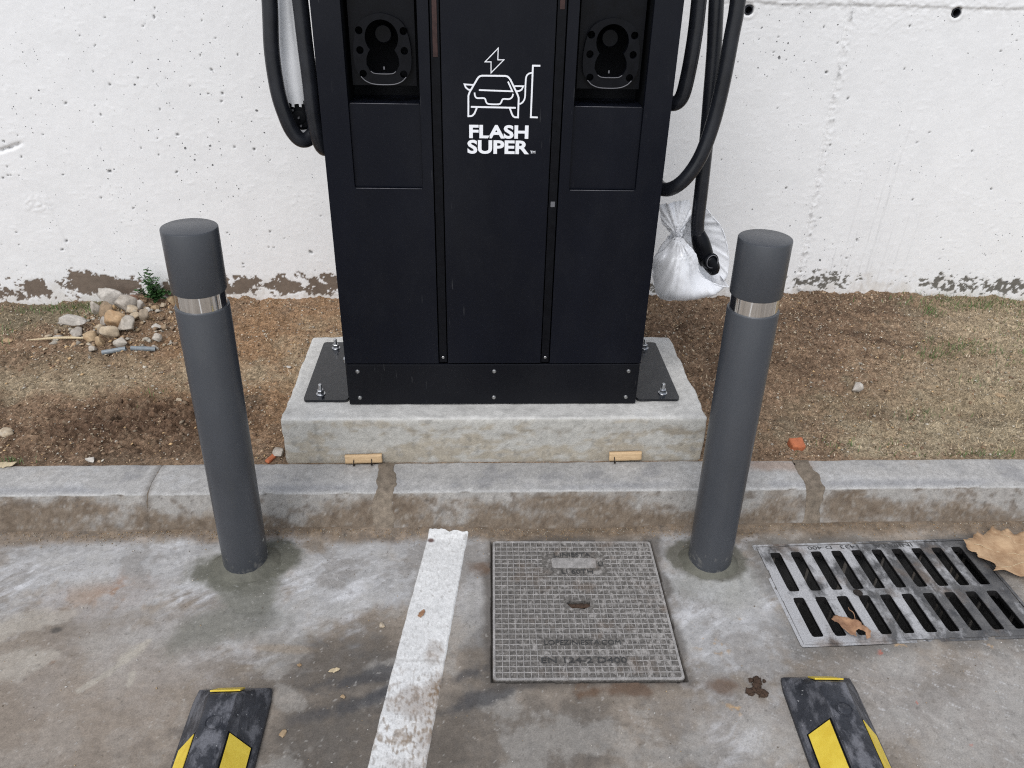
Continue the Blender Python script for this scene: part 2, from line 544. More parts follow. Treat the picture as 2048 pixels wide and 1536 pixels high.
def stain_metal(name, dark, mid, smear, rough, s1, s2, thr, extra=None, earth=.55):
    """cast iron with dried cement smears and rusty dirt; pattern runs on in world space from piece to piece"""
    m, n, l, p = base_mat(name)
    g = n.new('ShaderNodeNewGeometry')
    def nz(scale, det, sx=(1, 1, 1)):
        mp = n.new('ShaderNodeMapping')
        mp.inputs['Scale'].default_value = sx
        l.new(g.outputs['Position'], mp.inputs[0])
        t = n.new('ShaderNodeTexNoise')
        t.inputs['Scale'].default_value = scale
        t.inputs['Detail'].default_value = det
        t.inputs['Roughness'].default_value = 0.62
        l.new(mp.outputs[0], t.inputs['Vector'])
        return t
    a = nz(s1, 7)
    r = ramp(n, l, a.outputs[0], [(0.32, dark), (0.68, mid)])
    b = nz(s2, 6, (1, .55, 1))
    col = r.outputs[0]
    fac = b.outputs[0]
    if extra:      # smear is heavier on one end of the casting
        sx = n.new('ShaderNodeSeparateXYZ')
        l.new(g.outputs['Position'], sx.inputs[0])
        mr = n.new('ShaderNodeMapRange')
        mr.inputs[1].default_value, mr.inputs[2].default_value = extra[0], extra[1]
        mr.inputs[3].default_value, mr.inputs[4].default_value = extra[2], extra[3]
        l.new(sx.outputs['X'], mr.inputs[0])
        ad = n.new('ShaderNodeMath')
        ad.operation = 'ADD'
        l.new(b.outputs[0], ad.inputs[0]); l.new(mr.outputs[0], ad.inputs[1])
        fac = ad.outputs[0]
    sn = n.new('ShaderNodeSeparateXYZ')
    l.new(g.outputs['True Normal'], sn.inputs[0])
    up = n.new('ShaderNodeMapRange')
    up.inputs[1].default_value, up.inputs[2].default_value = .3, .8
    l.new(sn.outputs['Z'], up.inputs[0])
    rs0 = ramp(n, l, fac, [(thr, 0.0), (thr + 0.12, 0.85)])
    ml = n.new('ShaderNodeMath'); ml.operation = 'MULTIPLY'
    l.new(rs0.outputs[0], ml.inputs[0]); l.new(up.outputs[0], ml.inputs[1])
    class _O: outputs = [ml.outputs[0]]
    rs = _O
    col = mul(n, l, col, smear, rs.outputs[0], 'MIX')
    d = nz(7, 5)
    rd = ramp(n, l, d.outputs[0], [(0.55, 0.0), (0.68, earth)])
    col = mul(n, l, col, (0.16, 0.11, 0.075), rd.outputs[0], 'MIX')
    f = nz(300, 3)
    rf = ramp(n, l, f.outputs[0], [(0.3, 0.72), (0.7, 1.2)])
    col = mul(n, l, col, rf.outputs[0])
    if extra and thr < .5:        # grate: shade in the slots painted as near-black bar sides
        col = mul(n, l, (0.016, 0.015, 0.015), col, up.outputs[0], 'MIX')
    if earth < .1:                                   # rubber: pale nicks and cement spatter
        v = nz(130, 2)
        rv_ = ramp(n, l, v.outputs[0], [(0.70, 0.0), (0.75, 0.8)])
        col = mul(n, l, col, (0.45, 0.45, 0.45), rv_.outputs[0], 'MIX')
    l.new(col, p.inputs['Base Color'])
    p.inputs['Roughness'].default_value = rough
    p.inputs['Specular IOR Level'].default_value = 0.45
    bump(n, l, p, f.outputs[0], 0.35, 0.002)
    return m
M['iron'] = stain_metal('cast_iron_grate', (0.055, 0.056, 0.060), (0.135, 0.132, 0.130), (0.46, 0.46, 0.47), 0.55, 30, 13, 0.47, (0.86, 1.45, 0.13, -0.09))
M['lid'] = stain_metal('cast_iron_cover_floor', (0.060, 0.056, 0.052), (0.21, 0.195, 0.178), (0.38, 0.36, 0.34), 0.6, 110, 70, 0.53, (0.05, 0.53, -0.03, 0.05))
M['rib'] = stain_metal('cast_iron_worn_rib', (0.24, 0.23, 0.22), (0.42, 0.40, 0.385), (0.5, 0.48, 0.46), 0.5, 50, 12, 0.60)
M['cast_text'] = stain_metal('cast_iron_lettering', (0.10, 0.095, 0.09), (0.24, 0.225, 0.21), (0.45, 0.43, 0.41), 0.55, 90, 30, 0.55)
M['cast_dark'] = plain_mat('dark_cast_lettering', (0.05, 0.05, 0.05), 0.6, 0, .3, 90)
M['rubber'] = stain_metal('scuffed_black_rubber', (0.016, 0.018, 0.024), (0.040, 0.043, 0.053), (0.16, 0.162, 0.18), 0.5, 30, 28, 0.47, None, .04)

def film_mat(name, opacity):
    m, n, l, p = base_mat(name)
    n.remove(p)
    out = n['Material Output']
    d = n.new('ShaderNodeBsdfDiffuse'); d.inputs[0].default_value = (0.86, 0.87, 0.90, 1)
    t = n.new('ShaderNodeBsdfTranslucent'); t.inputs[0].default_value = (0.86, 0.87, 0.90, 1)
    tr = n.new('ShaderNodeBsdfTransparent')
    gl = n.new('ShaderNodeBsdfGlossy'); gl.inputs['Roughness'].default_value = 0.22
    m1 = n.new('ShaderNodeMixShader'); m1.inputs[0].default_value = 0.4
    l.new(d.outputs[0], m1.inputs[1]); l.new(t.outputs[0], m1.inputs[2])
    nz = noise_node(n, l, 16, 4, 0.6)
    ro = ramp(n, l, nz.outputs[0], [(0.3, opacity - .10), (0.7, min(opacity + .10, 1))])
    m2 = n.new('ShaderNodeMixShader')
    l.new(ro.outputs[0], m2.inputs[0]); l.new(tr.outputs[0], m2.inputs[1]); l.new(m1.outputs[0], m2.inputs[2])
    m3 = n.new('ShaderNodeMixShader'); m3.inputs[0].default_value = 0.05
    l.new(m2.outputs[0], m3.inputs[1]); l.new(gl.outputs[0], m3.inputs[2])
    l.new(m3.outputs[0], out.inputs[0])
    return m
def thin_film(name, alpha):
    m = plain_mat(name, (0.80, 0.81, 0.84), 0.26, 0, .05, 14, 0.12, 0.003)
    m.node_tree.nodes['Principled BSDF'].inputs['Alpha'].default_value = alpha
    return m
M['hem'] = thin_film('bunched_film_edge', 1.0)
M['film'] = thin_film('white_plastic_film', .86)

# ------------------------------------------------------------------ the setting: road
COVER_C, COVER_YAW, COVER_W, COVER_D = (0.285, 1.532), math.radians(-1.1), 0.478, 0.504
DRAIN_C, DRAIN_YAW = (1.187, 1.5735), math.radians(1.6)      # grate 0.68 x 0.38
DRAIN_HX, DRAIN_HY = 0.345, 0.195
BOL = [(-0.659, 1.7036), (0.686, 1.688)]

def local(X, Y, c, yaw):
    dx, dy = X - c[0], Y - c[1]
    return math.cos(yaw) * dx + math.sin(yaw) * dy, -math.sin(yaw) * dx + math.cos(yaw) * dy
def road_height(X, Y):
    h = 0.0025 * fbm(X * 3, Y * 3, 3, 3) + 0.0012 * fbm(X * 22, Y * 22, 5, 3)
    # silt washed up along the kerb
    h = h + 0.012 * sst(1.795, 1.845, Y + 0.02 * fbm(X * 5, Y * 5, 9, 3))
    for (bx, by), k in zip(BOL, (1, .8)):
        w = 0.25 * fbm(X * 10, Y * 10, 12, 3)
        h = h + 0.010 * k * blob(X, Y, bx + .01, by, .115, .10, 0, .5, w)
    h = h + 0.003 * blob(X, Y, -.65, 1.49, .13, .12, .3, .6, .3 * fbm(X * 8, Y * 8, 31, 3))
    flat = blob(X, Y, COVER_C[0], COVER_C[1], .38, .38, 0, .2)
    h = h * (1 - .8 * flat)
    return h
def build_road():
    xs = axis(-40, -1.62, 1.92, 40, 0.0033)
    ys = axis(-40, 0.96, 1.85, 1.90, 0.0033)
    X, Y = np.meshgrid(xs, ys, indexing='ij')
    Z = road_height(X, Y)
    near = ((X > -1.8) & (X < 2.1) & (Y > .8))
    # --- albedo
    lo = fbm(X * 1.7, Y * 1.7, 21, 4)
    mid = fbm(X * 7, Y * 7, 22, 5)
    hi = fbm(X * 34, Y * 34, 23, 4)
    a = math.radians(32)
    U, V = X * math.cos(a) + Y * math.sin(a), -X * math.sin(a) + Y * math.cos(a)
    wx, wy = .035 * fbm(X * 4, Y * 4, 27, 3), .035 * fbm(X * 4 + 9, Y * 4, 28, 3)
    stk = .6 * fbm((U + wx) * 6, (V + wy) * 20, 24, 5) + .55 * fbm((U + wx) * 10, (V + wy) * 55, 29, 4) * sst(-.3, .5, lo + mid)
    stk2 = fbm((U + wx) * 16, (V + wy) * 70, 25, 3)
    sp = fbm(X * 90, Y * 90, 26, 3)
    w = 0.55 * mid + 0.2 * hi
    base = np.array([0.242, 0.206, 0.170])
    A = np.ones(X.shape + (3,)) * base
    A *= (1 + 0.22 * lo + 0.16 * mid + 0.10 * hi)[..., None]
    far = sst(.0, 3.0, np.hypot(X, np.minimum(Y - 1.4, 0)) - 1.6)
    A = mixc(A, far * .8, np.array((0.30, 0.285, 0.27)) * (1 + .12 * lo)[..., None])  # unseen far road paled to brighten reflections in the steel bands
    lightc, whitec, darkc, dirt = (0.415, 0.412, 0.41), (0.62, 0.62, 0.63), (0.088, 0.080, 0.072), (0.165, 0.120, 0.080)
    # trowelled cement along the gutter
    m = np.maximum.reduce([blob(X, Y, -1.05, 1.70, .62, .15, 0, .4, w), blob(X, Y, -.36, 1.66, .30, .19, .2, .4, w),
                           .8 * blob(X, Y, .0, 1.62, .10, .24, 0, .5, w), blob(X, Y, .66, 1.52, .20, .28, 0, .4, w),
                           .6 * blob(X, Y, -.75, 1.44, .30, .14, .4, .5, w), .5 * blob(X, Y, .63, 1.14, .12, .10, 0, .5, w),
                           .45 * blob(X, Y, 1.2, 1.18, .6, .16, 0, .6, w)])
    A = mixc(A, m * .85, np.array(lightc) * (1 + .10 * mid + .10 * hi)[..., None])
    # brush-dragged white laitance
    ms = np.maximum.reduce([blob(X, Y, -.44, 1.57, .20, .16, .5, .5, w), blob(X, Y, -.76, 1.63, .12, .12, .3, .5, w),
                            blob(X, Y, -1.35, 1.60, .24, .09, .4, .5, w), .8 * blob(X, Y, .60, 1.50, .11, .22, 0, .6, w),
                            .6 * blob(X, Y, -.55, 1.38, .20, .07, 0, .5, w), .9 * blob(X, Y, .84, 1.62, .06, .16, 0, .5, w),
                            .5 * blob(X, Y, .58, 1.30, .09, .07, 0, .5, w), .5 * blob(X, Y, -1.0, 1.79, .7, .035, 0, .5, w),
                            .7 * blob(X, Y, .62, 1.10, .08, .07, 0, .5, w)])
    A = mixc(A, ms * sst(-.25, .65, stk + .3 * stk2 + .25 * mid) * .85, whitec)
    A = mixc(A, sst(.40, .75, stk + .35 * sp) * .22 * sst(1.2, 1.6, Y), whitec)
    # damp, oily, dark parts by the bay line and in front
    md = np.maximum.reduce([blob(X, Y, -.30, 1.33, .26, .10, 0, .6, w), blob(X, Y, -.28, 1.13, .22, .17, 0, .6, w),
                            .8 * blob(X, Y, .12, 1.16, .26, .12, 0, .5, w), .6 * blob(X, Y, -.52, 1.10, .16, .1, 0, .5, w),
                            .7 * blob(X, Y, 0, 1.36, .06, .12, 0, .5, w), .45 * blob(X, Y, -1.0, 1.02, .5, .12, 0, .5, w)])
    A = mixc(A, md * .68, darkc)
    film = fbm(X * 5 + 3, Y * 5, 33, 6, .62)
    A = mixc(A, sst(.10, .55, film) * .38, (0.40, 0.385, 0.36))
    A = mixc(A, sst(.10, .55, -film + .3 * hi) * .35, (0.140, 0.115, 0.090))
    crk = np.abs(fbm(X * 11, Y * 11, 34, 4))
    A = mixc(A, sst(.045, .0, crk) * sst(.0, .4, mid) * .35, (0.11, 0.095, 0.08))
    # tyre scrub marks
    for c, L, ang in (((-.28, 1.30), .13, .28), ((-.26, 1.235), .14, .28), ((-.17, 1.27), .09, .3), ((.05, 1.25), .10, .35), ((.0, 1.31), .08, .3), ((-.62, 1.20), .1, .5), ((-.72, 1.03), .14, .1)):
        A = mixc(A, blob(X, Y, c[0], c[1], L, .018, ang, .7, .8 * mid + .4 * hi) * .75, (0.060, 0.060, 0.064))
    # brownish wash, lower left
    A = mixc(A, blob(X, Y, -.98, 1.22, .38, .2, 0, .6, w) * .55, (0.290, 0.240, 0.195))
    for c, r in (((-1.16, 1.36), .07), ((-1.18, 1.50), .06), ((-1.08, 1.38), .035), ((-1.23, 1.46), .05), ((-1.1, 1.52), .035)):
        A = mixc(A, blob(X, Y, c[0], c[1], r, r * .7, .4, .3, .3 * mid + .2 * hi) * .6, (0.40, 0.365, 0.315))
    # rust
    rn = sst(-.1, .6, mid + .5 * hi)
    A = mixc(A, blob(X, Y, -1.03, 1.60, .14, .06, .1, .6, w) * (.15 + .35 * rn), (0.33, 0.20, 0.125))
    A = mixc(A, blob(X, Y, -.985, 1.61, .018, .07, .2, .8, w) * rn * .6, (0.27, 0.14, 0.07))
    A = mixc(A, blob(X, Y, -.92, 1.60, .03, .05, 0, .8, w) * rn * .7, (0.30, 0.15, 0.07))
    A = mixc(A, blob(X, Y, -1.07, 1.42, .012, .07, .35, .8, w) * rn * .9, (0.22, 0.10, 0.05))
    A = mixc(A, blob(X, Y, -1.09, 1.472, .014, .010, 0, .5) * .8, (0.06, 0.055, 0.05))
    A = mixc(A, blob(X, Y, -.50, 1.396, .07, .012, -.05, .6, .5 * mid) * .3, (0.34, 0.24, 0.14))
    # pale splashes
    for pts, wd in (([(-.84, 1.43), (-.87, 1.375), (-.90, 1.33), (-.95, 1.28)], .009), ([(-.86, 1.40), (-.875, 1.375)], .02), ([(-.842, 1.325), (-.839, 1.30)], .010)):
        A = mixc(A, stroke(X, Y, pts, wd, .004 * hi) * .75, (0.40, 0.365, 0.31))
    # grout round the bollards: greenish grey, fresh
    g = np.maximum.reduce([blob(X, Y, -.645, 1.700, .150, .095, .25, .2, .25 * mid + .12 * hi), .95 * blob(X, Y, -.62, 1.60, .085, .10, .1, .3, .3 * mid),
                           .8 * blob(X, Y, -.66, 1.48, .13, .075, .35, .5, .4 * mid)])
    A = mixc(A, g, np.array((0.192, 0.188, 0.162)) * (1 + .10 * mid + .05 * hi)[..., None])
    A = mixc(A, np.maximum(blob(X, Y, -.630, 1.702, .135, .088, .25, .16, .22 * mid + .08 * hi), .7 * blob(X, Y, -.61, 1.63, .055, .05, 0, .4, .3 * mid)) * .85, (0.118, 0.116, 0.092))
    A = mixc(A, blob(X, Y, .685, 1.60, .12, .09, 0, .5, .3 * mid) * .6, (0.30, 0.298, 0.270))
    A = mixc(A, blob(X, Y, .685, 1.70, .118, .085, 0, .14, .20 * mid + .08 * hi) * .95, np.array((0.130, 0.124, 0.100)) * (1 + .12 * mid)[..., None])
    # dirt round cover and drain
    lx, ly = local(X, Y, COVER_C, COVER_YAW)
    dc = np.maximum(np.abs(lx) - COVER_W / 2, np.abs(ly) - COVER_D / 2)
    A = mixc(A, (1 - sst(.008, .034, dc + .02 * mid)) * .75, (0.095, 0.082, 0.070))
    dxx, dyy = local(X, Y, DRAIN_C, DRAIN_YAW)
    dd = np.maximum(np.abs(dxx) - DRAIN_HX, np.abs(dyy) - DRAIN_HY)
    A = mixc(A, (1 - sst(.0, .05, dd + .04 * mid)) * .6, (0.130, 0.122, 0.112))
    # white nicks and scratches, orange and red specks
    U2, V2 = X * math.cos(-.5) + Y * math.sin(-.5), -X * math.sin(-.5) + Y * math.cos(-.5)
    nick = fbm(U2 * 26, V2 * 150, 41, 2)
    A = mixc(A, sst(.62, .75, nick) * np.maximum(.5 * blob(X, Y, 1.2, 1.2, .5, .22, 0, .4, w), .5 * blob(X, Y, -.3, 1.68, .25, .12, 0, .5, w)), (0.55, 0.55, 0.55))
    A = mixc(A, sst(.80, .95, sp + .25 * hi) * .45, (0.50, 0.48, 0.45))
    A = mixc(A, sst(.80, .95, -sp - .2 * hi) * .45, (0.08, 0.07, 0.06))
    orn = sst(.3, .6, hi + .5 * sp)
    for c, r in (((.60, 1.39), .035), ((.63, 1.37), .03), ((.70, 1.46), .018), ((.62, 1.19), .03), ((1.36, 1.38), .03), ((1.11, 1.37), .02)):
        A = mixc(A, blob(X, Y, c[0], c[1], r, r * .7, 0, .6, w) * orn * .8, (0.45, 0.30, 0.16))
    for c, r in (((1.06, 1.349), .018), ((1.068, 1.193), .014), ((1.146, 1.088), .014)):
        A = mixc(A, blob(X, Y, c[0], c[1], r, r * .6, .4, .6, w) * orn * .8, (0.45, 0.11, 0.07))
    for c, rx, ry in (((.36, 1.25), .10, .02), ((.28, 1.245), .04, .015), ((.62, 1.26), .04, .02), ((.02, 1.68), .03, .02)):
        A = mixc(A, blob(X, Y, c[0], c[1], rx, ry, 0, .7, 1.1 * mid + .5 * hi) * .8, (0.135, 0.085, 0.055))
    # silt band under the kerb
    gb = sst(1.785, 1.825, Y + .022 * fbm(X * 4, Y * 4, 51, 4))
    A = mixc(A, gb * .85, np.array(dirt) * (1 + .35 * hi + .3 * sp)[..., None])
    A *= (1 + .03 * np.random.default_rng(8).standard_normal(X.shape))[..., None]
    # --- pits for the cover and the drain
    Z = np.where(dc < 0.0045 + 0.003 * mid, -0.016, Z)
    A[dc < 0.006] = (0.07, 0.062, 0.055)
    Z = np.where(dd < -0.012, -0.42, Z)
    A[dd < -0.009] = (0.02, 0.02, 0.02)  # darkness of the drain pit is put into its colour
    # fall-off of the detailed paint far away is the paler far tone with its noise
    co = np.stack([X, Y, Z], -1).reshape(-1, 3)
    me = np_mesh('road', co, grid_faces(len(xs), len(ys)), A.reshape(-1, 3))
    o = link('road', me, M['road'])
    return tag(o, kind='structure')
road = build_road()

# bay line: a real film of paint on the road
def build_line():
    ys = axis(-6, 0.97, 1.838, 1.838, 0.003)
    us = np.linspace(0, 1, 44)
    Yg, Ug = np.meshgrid(ys, us, indexing='ij')
    t = (Yg - 1.06) / (1.84 - 1.06)
    left = -0.2395 + (0.0935) * t + 0.0012 * fbm(Yg * 18, Yg * 0 + 3, 61, 3) + np.where(t > .5, .010 * (t - .5), 0)
    right = -0.110 + 0.0880 * t + 0.0012 * fbm(Yg * 18, Yg * 0 + 9, 62, 3)
    X = left + (right - left) * Ug
    Y = Yg - (.012 * Ug + .005 * fbm(Ug * 5, Ug * 0, 63, 4)) * sst(1.70, 1.838, Yg)
    edge = np.minimum(Ug, 1 - Ug)
    Z = road_height(X, Y) + 0.0030 + 0.0003 * fbm(X * 60, Y * 60, 64, 3) + 0.0008 * (1 - sst(.0, .06, np.abs(edge - .03)))
    Z = np.where(edge < .012, Z - .0035, Z)
    mid, hi = fbm(X * 9, Y * 9, 65, 4), fbm(X * 45, Y * 45, 66, 4)
    fine = fbm(X * 160, Y * 60, 67, 3)
    A = np.ones(X.shape + (3,)) * np.array((0.70, 0.70, 0.69))
    A *= (1 + .06 * mid + .05 * hi)[..., None]
    wear = sst(1.45, 1.10, Y)
    A = mixc(A, sst(.10, .55, fine + .4 * hi) * (.25 + .4 * wear), (0.30, 0.28, 0.26))
    brown = np.maximum.reduce([.95 * blob(X, Y, -.085, 1.265, .035, .075, -.5, .6, .7 * mid + .3 * hi), .6 * blob(X, Y, -.10, 1.15, .05, .09, 0, .7, mid + .4 * hi),
                               .6 * blob(X, Y, -.16, 1.24, .04, .02, .5, .7, mid), .7 * blob(X, Y, -.16, 1.13, .018, .012, .5, .5, .5 * hi), .5 * blob(X, Y, -.1, 1.37, .02, .03, 0, .6, mid)])
    A = mixc(A, brown * (.6 + .5 * sst(-.3, .4, hi + fine * .5)), (0.19, 0.125, 0.075))
    A = mixc(A, sst(.15, .6, mid + .6 * hi + .4 * fine) * wear * .65, (0.26, 0.195, 0.135))
    A = mixc(A, sst(.75, .9, hi + .3 * mid) * .5, (0.26, 0.24, 0.22))
    A *= (1 + .06 * np.random.default_rng(9).standard_normal(X.shape))[..., None]
    A = mixc(A, (1 - sst(.002, .005, np.abs(Y - 1.348 + .006 * (Ug - .5) + .004 * mid))) * .22, (0.14, 0.12, 0.1))
    A = mixc(A, blob(X, Y, -.135, 1.797, .010, .008, 0, .4, .3 * hi) * .9, (0.10, 0.04, 0.03))
    me = np_mesh('parking_line', np.stack([X, Y, Z], -1).reshape(-1, 3), grid_faces(len(ys), len(us), True), A.reshape(-1, 3))
    return tag(link('parking_line', me, M['paint']), kind='structure')
parking_line = build_line()

# kerb: separate stones and the mortar between them
KP = [(1.840, -0.03), (1.842, 0.0), (1.852, 0.022), (1.862, 0.044), (1.872, 0.066), (1.881, 0.086), (1.8885, 0.1035), (1.8905, 0.1085), (1.8935, 0.1115), (1.898, 0.1135), (1.915, 0.1165),
      (1.940, 0.1205), (1.965, 0.121), (1.990, 0.121), (2.010, 0.1205), (2.028, 0.119), (2.036, 0.113), (2.038, 0.09), (2.038, 0.0)]
def kerb_profile(nsub=3):
    P = []
    for (a, b), (c, d) in zip(KP[:-1], KP[1:]):
        for k in range(nsub):
            P.append((a + (c - a) * k / nsub, b + (d - b) * k / nsub))
    P.append(KP[-1])
    P = np.array(P)
    T = np.gradient(P, axis=0)
    N = np.stack([-T[:, 1], T[:, 0]], 1)
    N /= np.linalg.norm(N, axis=1, keepdims=True) + 1e-9
    return P, N
def kerb_color(X, Y, Z, mortar=False):
    mid, hi, lo = fbm(X * 8, (Y + Z) * 8, 71, 4), fbm(X * 45, (Y + Z) * 45, 72, 4), fbm(X * 2, (Y + Z) * 5, 73, 3)
    sp = fbm(X * 130, (Y + Z) * 130, 74, 2)
    if mortar:
        A = np.ones(X.shape + (3,)) * np.array((0.205, 0.168, 0.130))
        A *= (1 + .2 * mid + .25 * hi)[..., None]
    else:
        A = np.ones(X.shape + (3,)) * np.array((0.396, 0.386, 0.372))
        A *= (1 + .13 * lo + .10 * mid + .08 * hi)[..., None]
        # fine pale line along the arris
        A = mixc(A, (1 - sst(.0015, .004, np.abs(Z - .110 + .0015 * mid))) * (.5 + .5 * hi) * .5, (0.5, 0.5, 0.49))
        A = mixc(A, sst(.45, .8, mid + .4 * hi) * .45 * sst(.110, .116, Z), (0.42, 0.42, 0.42))
        A = mixc(A, sst(.3, .7, -mid + .3 * hi) * .35 * sst(.110, .116, Z), (0.20, 0.20, 0.215))
        A = mixc(A, np.exp(-((Y - 1.91) / .018) ** 2) * sst(.109, .113, Z) * sst(-.4, .4, lo + .5 * mid) * .5, (0.215, 0.220, 0.240))
        A = mixc(A, sst(.0, .7, lo + .6 * mid) * .5 * sst(.110, .116, Z) * sst(1.93, 2.03, Y), (0.30, 0.25, 0.19))
        A = mixc(A, blob(X, Y, .98, 2.0, .10, .03, 0, .6, .6 * mid) * .5 * sst(.110, .116, Z), (0.34, 0.22, 0.15))
        # splash-back dirt on the front
        face = 1 - sst(.105, .110, Z)
        A = mixc(A, face * .5, (0.250, 0.228, 0.200))
        A = mixc(A, face * sst(-.45, .35, lo * .9 + .5 * mid + .3 * hi + (0.050 - Z) * 9) * .9, (0.158, 0.118, 0.082))
        A = mixc(A, face * sst(.15, .6, fbm(X * 22, (Y + Z) * 22, 70, 4) + .3 * lo) * .6, (0.115, 0.085, 0.060))
        A = mixc(A, face * sst(.35, .8, hi + mid * .4) * .35, (0.34, 0.32, 0.29))
        A = mixc(A, face * sst(.6, .9, -hi - .3 * sp) * .5, (0.07, 0.055, 0.045))
        A = mixc(A, sst(.75, .95, sp) * .4, (0.45, 0.44, 0.42))
    A = A * (1 + .045 * np.random.default_rng(10).standard_normal(X.shape))[..., None]
    return A
def build_kerb():
    root = empty('kerb', (0, 1.84, 0))
    tag(root, kind='structure')
    P, N = kerb_profile()
    joints = [-12, -9, -6, -4, -2.98, -1.985, -0.985, -0.279, 1.052, 2.06, 3.06, 4.5, 7, 10, 13]
    wide = {-0.279, 1.052}
    for a, b in zip(joints[:-1], joints[1:]):
        ga = 0.018 if a in wide else 0.0006
        gb = 0.018 if b in wide else 0.0006
        step = 0.006 if (a > -2.5 and b < 2.5) else 0.05
        xs = np.linspace(a + ga, b - gb, max(8, int((b - a) / step)))
        # round the ends in a little
        X = np.repeat(xs[:, None], len(P), 1)
        endd = np.minimum(xs - xs[0], xs[-1] - xs)[:, None]
        off = 0.0016 * fbm(X * 9, (P[:, 0] + P[:, 1])[None] * 9, 75, 3) + 0.0007 * fbm(X * 50, (P[:, 0] + P[:, 1])[None] * 50, 76, 3)
        chips = -0.006 * sst(.45, .8, fbm(X * 14, P[:, 0][None] * 14 + 0 * X, 77, 3)) * np.exp(-((P[:, 1][None] - .106) / .010) ** 2)
        off = off + chips - 0.0022 * (1 - sst(0, .005, endd))
        Y = P[:, 0][None] + N[:, 0][None] * off
        Z = P[:, 1][None] + N[:, 1][None] * off
        col = kerb_color(X, Y, Z)
        dj = np.minimum(np.abs(X - a), np.abs(X - b))
        col = mixc(col, (1 - sst(.004, .02, dj + .008 * fbm(X * 20, Y * 20 + Z * 20, 78, 3))) * .40, (0.10, 0.078, 0.058))
        co = np.stack([X, Y - 1.84, Z], -1).reshape(-1, 3)
        fs = grid_faces(len(xs), len(P))
        me = np_mesh('kerb_stone', co, fs, col.reshape(-1, 3))
        link('kerb_stone', me, M['kerb'], root)
    for j in joints[1:-1]:
        if abs(j) > 2.5: continue
        w = 0.030 if j in wide else 0.004
        us = np.linspace(-1, 1, 16)
        S = np.cumsum(np.hypot(*np.gradient(P, axis=0).T))
        wob = (0.010 * np.exp(-((P[:, 1] - .105) / .05) ** 2) if j == 1.052 else 0.004 * np.sin(S * 40)) + (0.006 * fbm(S * 14, S * 0 + j, 79, 3))
        ww = w * (1 + .35 * fbm(S * 16, S * 0 + j + 4, 80, 3))
        X = j + wob[None] * (1 if j in wide else .2) + us[:, None] * ww[None]
        off = (0.0022 if j in wide else -0.0022) * np.ones_like(X) - .004 * (np.abs(us)[:, None] > .97) + 0.0012 * fbm(X * 60, S[None] * 60, 81, 3)
        Y = P[:, 0][None] + N[:, 0][None] * off
        Z = P[:, 1][None] + N[:, 1][None] * off
        col = kerb_color(X, Y, Z, True) * (1 if j in wide else .75)
        me = np_mesh('mortar_joint', np.stack([X, Y - 1.84, Z], -1).reshape(-1, 3), grid_faces(len(us), len(P)), col.reshape(-1, 3))
        link('mortar_joint', me, M['kerb'], root)
    return root
kerb = build_kerb()

# earth strip between kerb and wall
WALL_Y = 3.27
_gx = np.array([-15, -2.6, -2.12, -1.46, -.79, .92, 1.4, 1.556, 1.74, 1.9, 2.1, 2.59, 15])
_gz = np.array([.09, .09, .094, .113, .123, .136, .145, .158, .172, .160, .147, .133, .13])
def soil_height(X, Y, detail=True):
    t = np.clip((Y - 2.03) / (WALL_Y - 2.03), 0, 1)
    zw = np.interp(X, _gx, _gz)
    h = 0.112 + (zw - 0.112) * t ** 1.4
    h = h + 0.045 * blob(X, Y, -1.46, 2.98, .20, .22, 0, .7)            # rubble heap
    h = h + 0.012 * blob(X, Y, -1.15, 2.26, .34, .16, .1, .8)           # dug-over soil
    h = h + 0.012 * blob(X, Y, 1.0, 2.9, .30, .25, 0, .8)
    h = h + (0.012 + 0.016 * fbm(X * 5, X * 0 + 2, 95, 3)) * sst(3.10, 3.27, Y)
    pd = np.maximum(np.abs(X - .0665) - .668, np.abs(Y - 2.3235) - .283)
    h = h + (0.014 + 0.012 * fbm(X * 9, Y * 9, 96, 3)) * (1 - sst(0, .07, pd)) * sst(2.05, 2.12, Y)
    if detail:
        k = sst(2.035, 2.10, Y)
        h = h + k * (0.011 * fbm(X * 6, Y * 6, 91, 3) + 0.008 * fbm(X * 18, Y * 18, 92, 3) + 0.006 * np.abs(fbm(X * 50, Y * 50, 93, 3)))
        dug = np.maximum(blob(X, Y, -1.15, 2.27, .36, .17, .1, .6), .8 * blob(X, Y, 1.0, 2.8, .35, .35, 0, .8))
        h = h + dug * (0.026 * np.abs(fbm(X * 22, Y * 22, 94, 4)) - .006)
    return h
